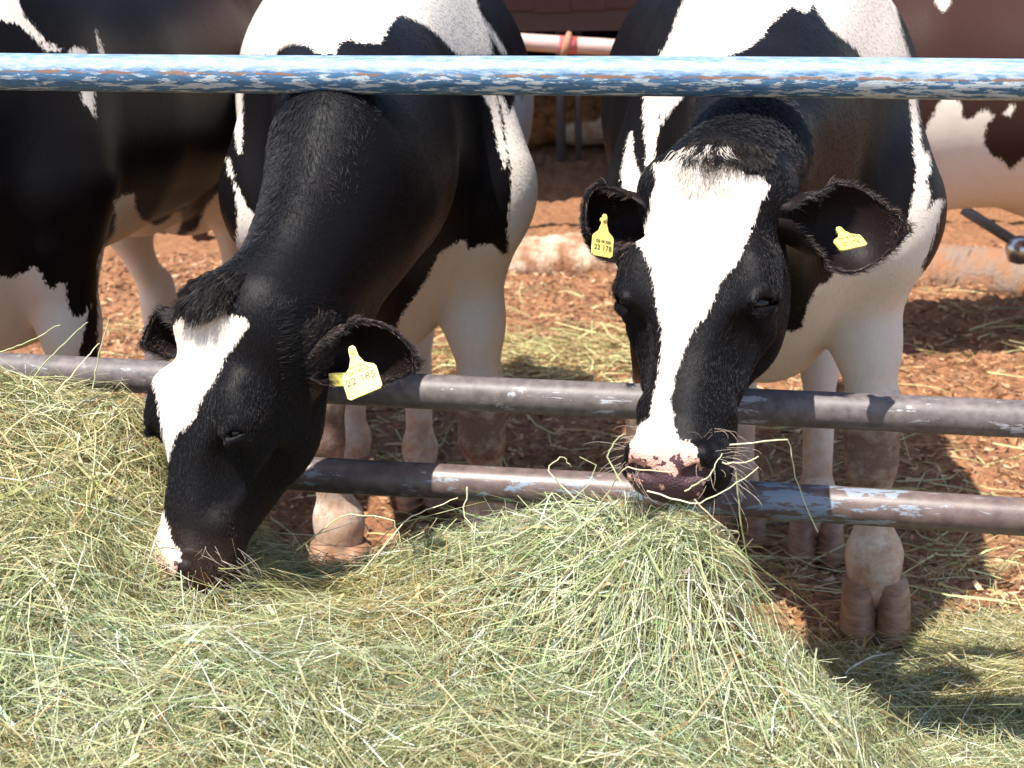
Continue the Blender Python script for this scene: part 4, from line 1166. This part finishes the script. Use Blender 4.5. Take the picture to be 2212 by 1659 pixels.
cow3 = make_cow('cow', dict(B=dict(o=(0.50, 3.06, 0), yaw=math.radians(-7), fore=[(-0.25, 0.04), (0.235, -0.03)], hind=[(-0.02, 0.92), (0.17, 0.75)], wide=1.0), nw=0.86, head=H3, crest=W(1625, 332, 2.50), nk1=(0.02, -0.10, 0.0), nk2=(0.03, 0, 0.03), white=white3, blaze=[blaze3], nose=[nose3], spots=[spots3],
    ears=ears3, label='black and white cow facing the camera with a broad white blaze and two tagged ears'))

# ---- cow left of centre, eating from the hay
H2 = dict(poll=W(455, 645, 2.34), muzzle=W(336, 1282, 2.17), normal=(-0.80, -0.85, 0.30), k=1.08)
K2 = (259.2, 518.4, 0.4686)
blaze2 = [cp([(370, 340), (400, 350), (480, 340), (580, 360), (590, 390), (560, 440), (530, 490), (490, 530), (460, 600), (430, 660), (400, 700), (370, 750), (350, 810), (310, 860), (260, 900), (240, 960), (220, 1030), (205, 950), (190, 870), (180, 780), (160, 700), (150, 640), (165, 560), (190, 500), (210, 420), (250, 380), (300, 350)], *K2),
    cp([(185, 1215), (205, 1270), (225, 1330), (240, 1400), (285, 1440), (280, 1480), (230, 1500), (190, 1560), (100, 1600), (60, 1480), (80, 1400), (120, 1320), (155, 1260)], *K2)]
nose2 = [cp([(80, 1450), (180, 1440), (270, 1480), (255, 1540), (225, 1600), (60, 1620)], *K2)]
spots2 = [cp([(200, 1500), (270, 1480), (260, 1640), (150, 1640)], *K2)]
K4 = (432.0, 0.0, 0.4948)
white2 = [cp([(260, -200), (200, 60), (175, 240), (330, 240), (345, 215), (400, 190), (480, 200), (510, 235), (600, 235), (600, 190), (650, 170), (720, 190), (790, 190), (830, 110), (880, 60), (940, 90), (1000, 120), (1060, 170), (1120, 240), (1280, 240), (1260, 130), (1220, 50), (1150, -200)], *K4),
    cp([(1225, 60), (1290, 150), (1340, 235), (1320, 240), (1270, 160)], *K4),
    cp([(120, 300), (185, 300), (185, 400), (180, 670), (165, 670), (150, 560), (135, 400)], *K4), cp([(115, 690), (130, 690), (145, 770), (125, 770)], *K4),
    cp([(145, 790), (175, 830), (200, 900), (245, 940), (265, 960), (250, 1150), (150, 1150), (165, 930)], *K4),
    cp([(1225, 400), (1290, 400), (1310, 500), (1340, 680), (1330, 740), (1300, 640), (1270, 480)], *K4),
    cp([(1300, 400), (1330, 430), (1345, 500), (1370, 460), (1380, 400), (1400, 400), (1405, 440), (1412, 400), (1470, 400), (1490, 500), (1505, 620), (1520, 750), (1500, 1100), (1350, 1200), (1340, 1000), (1360, 860), (1360, 750), (1330, 560)], *K4),
    cp([(870, 1390), (920, 1320), (990, 1220), (1040, 1110), (1100, 1070), (1160, 1045), (1170, 1095), (1230, 1065), (1280, 1065), (1320, 1110), (1500, 1100), (1500, 3500), (300, 3500), (300, 1680), (800, 1700)], *K4)]
_h = Head(**H2)
ears2 = [(_h.P(0.098, -0.088, 0.090), W(903, 786, 2.28), (0.0, -0.95, -0.15), dict(W=0.058, curl=1.1)),
         (_h.P(-0.100, -0.060, 0.045), W(306, 748, 2.44), (-0.6, -0.5, -0.2), dict(W=0.045, curl=1.3))]
cow2 = make_cow('cow', dict(B=dict(o=(-0.27, 3.32, 0), yaw=math.radians(3), fore=[(-0.12, 0.03), (0.22, 0.05)], hind=[(-0.13, 1.05), (0.06, 0.95)]), eye=0.0075, head=H2, crest=W(720, 305, 2.61), nk1=(0.05, -0.16, 0.05), nk2=(0.08, -0.02, 0.10), occu=0.065, white=white2, blaze=blaze2, nose=nose2, spots=spots2,
    ears=ears2, label='black cow with its muzzle in the hay, white blaze and yellow ear tag 22 185'))

# ---- far left cow seen from its side
K3 = (0.0, 0.0, 0.4949)
white1 = [cp([(-200, -60), (60, -60), (90, 30), (100, 60), (150, 120), (200, 180), (270, 215), (240, 225), (200, 225), (130, 150), (70, 100), (-60, 80)], *K3),
    cp([(290, 220), (330, 205), (370, 210), (390, 240), (300, 240)], *K3), cp([(420, 130), (440, 190), (457, 240), (435, 240), (425, 180)], *K3),
    cp([(350, 380), (410, 380), (410, 450), (420, 520), (390, 470), (360, 440)], *K3),
    cp([(500, 880), (520, 870), (535, 850), (585, 850), (595, 920), (620, 960), (680, 985), (720, 970), (760, 930), (790, 920), (795, 960), (775, 1020), (750, 1060), (860, 1000), (900, 900), (1000, 780), (1300, 700), (1300, 3500), (425, 3500), (430, 1150), (450, 1080), (500, 1020), (505, 960)], *K3),
    cp([(-200, 1205), (60, 1210), (110, 1185), (150, 1160), (180, 1190), (200, 1240), (230, 1270), (260, 1235), (285, 1240), (290, 1290), (300, 1350), (335, 1390), (370, 1370), (395, 1330), (330, 1600), (330, 3500), (-200, 3500)], *K3)]
H1 = dict(poll=(-1.55, 2.62, 0.90), muzzle=(-1.60, 2.25, 0.52), normal=(-0.3, -0.7, 0.6))
_h = Head(**H1)
ears1 = [(_h.P(0.100, -0.062, 0.045), _h.P(0.30, -0.08, 0.06), (0.05, -0.80, -0.50), dict(W=0.050, curl=1.5)), (_h.P(-0.100, -0.062, 0.045), _h.P(-0.30, -0.08, 0.06), (-0.3, -0.5, -0.5), dict(W=0.045, curl=1.5))]
def brown1(px, py): return 0.5 * sstep(340, 520, px) * sstep(260, 60, py)
cow1 = make_cow('cow', dict(B=dict(o=(-1.16, 3.38, 0), yaw=math.radians(-8), fore=[(-0.22, 0.0), (0.20, 0.10)], hind=[(-0.10, 1.25), (0.13, 1.30)], belly=0.05, point=0.0), head=H1, white=white1, blaze=[[(-900, 0), (-890, 0), (-890, 10)]], nose=[[(-900, 0), (-890, 0), (-890, 10)]], spots=[[(-900, 0), (-890, 0), (-890, 10)]],
    ears=ears1, h=0.011, fine=False, brownf=brown1, label='mostly black cow cut off by the left edge with a white patch on its belly'))

# ---- brown cow behind at the right edge
white4 = [[(2018, -20), (2057, -20), (2050, 12), (2038, 25), (2022, 8)], [(2040, 200), (2075, 222), (2080, 258), (2100, 255), (2130, 235), (2148, 250), (2130, 270), (2125, 310), (2140, 335), (2165, 345), (2185, 370), (2200, 350), (2260, 320), (2300, 900), (1800, 900), (1900, 400), (1990, 300)],
    [(2180, 230), (2192, 222), (2187, 252), (2168, 245)]]
H4 = dict(poll=(0.20, 5.75, 1.15), muzzle=(-0.25, 5.75, 0.95), normal=(-0.5, 0, 0.8))
cow4 = make_cow('cow', dict(B=dict(o=(0.92, 5.75, -0.2), yaw=math.radians(-84), fore=[(-0.16, 0.0), (0.16, 0.05)], hind=[(-0.26, 1.18), (0.15, 1.5)], wide=1.08), white=white4, h=0.012, brown=0.8,
    label='reddish brown and white cow standing behind at the right edge of the yard'))

# ---- cow lying in the shed
_o = W(1330, 300, 10.6)
white5 = [[(1205, 280), (1225, 268), (1290, 262), (1310, 245), (1330, 240), (1365, 250), (1370, 330), (1200, 330)]]
cow5 = make_cow('cow', dict(B=dict(o=(_o[0] - 0.75, 10.9, -0.72), yaw=math.radians(-88), fore=[(-0.20, 0.0), (0.2, 0.05)], hind=[(-0.20, 1.3), (0.2, 1.35)]), white=white5, h=0.016,
    label='black and white cow lying in the dark shed between the two middle cows'))
def dress(spec, nfur, lock, crest=None, seed=1):
    H = spec['H']; rng = np.random.default_rng(seed)
    cr = np.array(spec['crest']) if 'crest' in spec else None
    def wt(c):
        u, w, t = H.local(c)
        hd = (np.abs(u) < 0.3) & (t > -0.05) & (t < 0.6) & (w > -0.25)
        yfar = sstep(4.0, 3.2, c[:, 1])
        return np.where(hd, 4.5, 1.0) * (0.15 + yfar) * (c[:, 2] > 0.12)
    short_fur(spec, nfur, wt)
    def hair_from(mask_w, N, dirf, lf, name, cols, rad=0.0004, lift=(0.3, 0.9), curl=0.35, sd=1, clump=0.0):
        r = np.random.default_rng(sd)
        mixv, co, no = sample_surface(spec['body'].data, N, lambda c, n: mask_w(c, n), r)
        P = mixv(co); n = mixv(no); n /= np.linalg.norm(n, axis=1, keepdims=True)
        return long_hair(spec, P, n, dirf(P, n, r), lf(P, r), cols(P, r), name, rad, curl, lift=lift, seed=sd, clump=clump)
    blackc = lambda P, r: np.where(r.random((len(P), 1)) < 0.12, np.array([[0.05, 0.032, 0.022]]), np.array([[0.009, 0.007, 0.007]])) * r.uniform(0.7, 1.4, (len(P), 1))
    # forelock
    l = lock
    def fmask(c, n):
        u, w, t = H.local(c)
        return ((np.abs(u - l['u0']) < l['hw']) & (t > l['t0']) & (t < l['t1']) & (w > -0.07)).astype(float)
    def fdir(P, n, r):
        u, w, t = H.local(P)
        return H.T + H.U * (u[:, None] * l['fan'] + r.normal(0, 0.25, (len(P), 1))) + H.N * 0.1
    hair_from(fmask, l['n'], fdir, lambda P, r: l['len'] * r.uniform(0.35, 1.25, len(P)) * (0.25 + 0.75 * np.clip(1 - ((H.local(P)[0] - l['u0']) / l['hw']) ** 4, 0, 1)) * (0.35 + 0.65 * sstep(l['t0'], l['t0'] + 0.03, H.local(P)[2])), 'forelock', blackc, 0.00042, l.get('lift', (0.4, 1.0)), 0.3, seed + 3, 0.6)
    # ear fringes
    nb = spec['n_body']; me = spec['body'].data
    ears = [(np.array(e[0]), np.array(e[1]), np.array(e[2], float), e[3]['W']) for e in spec['ears']]
    def emask(c, n):
        out = np.zeros(len(c))
        for r0, t0, f, Wd in ears:
            ax = t0 - r0; L2 = ax @ ax; h = ((c - r0) @ ax) / L2
            q = c - r0 - h[:, None] * ax; f2 = unit(f - ax * (f @ ax) / L2); sd = np.cross(unit(ax), f2)
            lat = np.abs(q @ sd) / Wd
            out += ((h > 0.2) & (h < 1.02) & (np.linalg.norm(q, axis=1) < Wd * 1.12)) * (2.6 + 2.4 * (lat > 0.75) + 1.2 * (h < 0.5))
        return out * (np.abs(H.local(c)[0]) > 0.122)
    def edir(P, n, r):
        D = np.zeros_like(P)
        for r0, t0, f, Wd in ears:
            ax = t0 - r0; m = np.linalg.norm(P - (r0 + t0) / 2, axis=1) < np.linalg.norm(ax) * 0.9
            q = P - r0 - (((P - r0) @ ax) / (ax @ ax))[:, None] * ax
            D[m] = (unit(ax)[None] * 0.9 + q / 0.06 * 0.5 + unit(f)[None] * 0.25)[m]
        return D + r.normal(0, 0.12, P.shape)
    hair_from(emask, 17000, edir, lambda P, r: r.uniform(0.005, 0.019, len(P)), 'ear_hair', lambda P, r: blackc(P, r) * 3.6, 0.00033, (0.25, 0.8), 0.3, seed + 5, 0.25)
    if crest is not None and cr is not None:
        a, b = cr + np.array([0, -0.02, 0.02]), H.P(0.01, -0.08, -0.03)
        def cmask(c, n):
            ab = b - a; h = np.clip(((c - a) @ ab) / (ab @ ab), 0, 1)
            return np.clip((0.105 - np.linalg.norm(c - a - h[:, None] * ab, axis=1)) / 0.05, 0, 1) ** 2
        hair_from(cmask, crest, lambda P, n, r: np.array([0.1, -0.25, -0.8]) + r.normal(0, 0.2, P.shape), lambda P, r: r.uniform(0.006, 0.015, len(P)), 'crest_hair', lambda P, r: np.tile([[0.022, 0.022, 0.026]], (len(P), 1)) * r.uniform(0.5, 1.4, (len(P), 1)), 0.00030, (0.35, 0.75), 0.25, seed + 7, 0.2)  # bluish sheen along the nape painted into the hair colour

dress(cow3, 95000, dict(u0=0.030, hw=0.068, t0=-0.032, t1=0.004, fan=2.5, n=1700, len=0.046, lift=(0.12, 0.5)), 3000, 11)
dress(cow2, 95000, dict(u0=0.015, hw=0.070, t0=-0.05, t1=0.015, fan=2.5, n=4200, len=0.046, lift=(0.4, 1.0)), 9000, 31)
def whiskers(spec, seed):
    H = spec['H']; r = np.random.default_rng(seed); n = 90
    def mk(c, nn):
        u, w, t = H.local(c); return ((t > 0.42) & (t < 0.54) & (np.abs(u) > 0.04) & (w > -0.13)).astype(float)
    mixv, co, no = sample_surface(spec['body'].data, n, mk, r); P = mixv(co); N_ = mixv(no); N_ /= np.linalg.norm(N_, axis=1, keepdims=True)
    long_hair(spec, P, N_, np.tile(H.T, (n, 1)) + r.normal(0, 0.3, (n, 3)), r.uniform(0.02, 0.055, n), np.tile([[0.45, 0.36, 0.28]], (n, 1)), 'whiskers', 0.00022, 0.3, lift=(1.2, 2.2), seed=seed)
def white_lock(spec):
    H = spec['H']; r = np.random.default_rng(77)
    def mk(c, nn):
        u, w, t = H.local(c); return ((np.abs(u + 0.005) < 0.055) & (t > -0.02) & (t < 0.045) & (w > -0.04)).astype(float) * np.exp(-((u + 0.005) / 0.03) ** 2)
    n = 900; mixv, co, no = sample_surface(spec['body'].data, n, mk, r); P = mixv(co); N_ = mixv(no); N_ /= np.linalg.norm(N_, axis=1, keepdims=True)
    u = H.local(P)[0]
    long_hair(spec, P, N_, H.T + H.U * (u[:, None] * 5 + r.normal(0, 0.2, (n, 1))), r.uniform(0.015, 0.036, n), np.tile([[0.70, 0.63, 0.55]], (n, 1)), 'white_lock', 0.00035, 0.3, lift=(0.15, 0.45), seed=3, clump=0.5)
white_lock(cow3)
whiskers(cow3, 5); whiskers(cow2, 6)
def body_fur(spec, N):
    def wt(c): return sstep(5.2, 3.5, c[:, 1]) + 0.1
    short_fur(spec, N, wt, lmul=1.3)

# ---- tags in the ears
r3, r2 = cow3['root'], cow2['root']
big = lambda s, y, xs=1.0: (s, 0.0150, y, xs)
p = W(1302, 522, 2.315)
ear_tag(r3, p, W(1330, 530, 2.32) - W(1280, 520, 2.30), W(1322, 480, 2.33) - W(1298, 545, 2.305), 0.037, 0.052,
        [('22 178', 0.0105, -0.0095, 1.0), ('DE 08 928', 0.0058, 0.0, 1.0)], 'yellow tag in the ear on the left of the photo')
p = W(1833, 520, 2.285)
ear_tag(r3, p, W(1870, 514, 2.30) - W(1800, 530, 2.27), (W(1826, 480, 2.34) - W(1838, 540, 2.29)), 0.050, 0.036,
        [('DE 08 928', 0.0062, 0.005, 1.0), ('22 178', 0.0105, -0.006, 1.0)], 'yellow tag half hidden in the ear hair')
p = W(779, 815, 2.22)
ear_tag(r2, p, W(815, 801, 2.22) - W(742, 832, 2.22), W(763, 770, 2.25) - W(785, 845, 2.21), 0.054, 0.068,
        [('22 185', 0.0155, -0.003, 1.0), ('DE 08 928', 0.0072, 0.010, 1.0), ('SA-WU', 0.0062, 0.0185, 1.0)], 'yellow tag printed 22 185')
# backs of the tags behind the ears
for root_, q, sz, lab in ((r3, W(1820, 564, 2.40), (0.038, 0.012), None), (r2, W(730, 820, 2.30), (0.026, 0.020), None)):
    V, F = box((-sz[0] / 2, -0.001, -sz[1] / 2), (sz[0] / 2, 0.001, sz[1] / 2)); V = V + q
    mesh_obj('ear_tag_back', V, F, TAGM.m, root_, smooth=False)
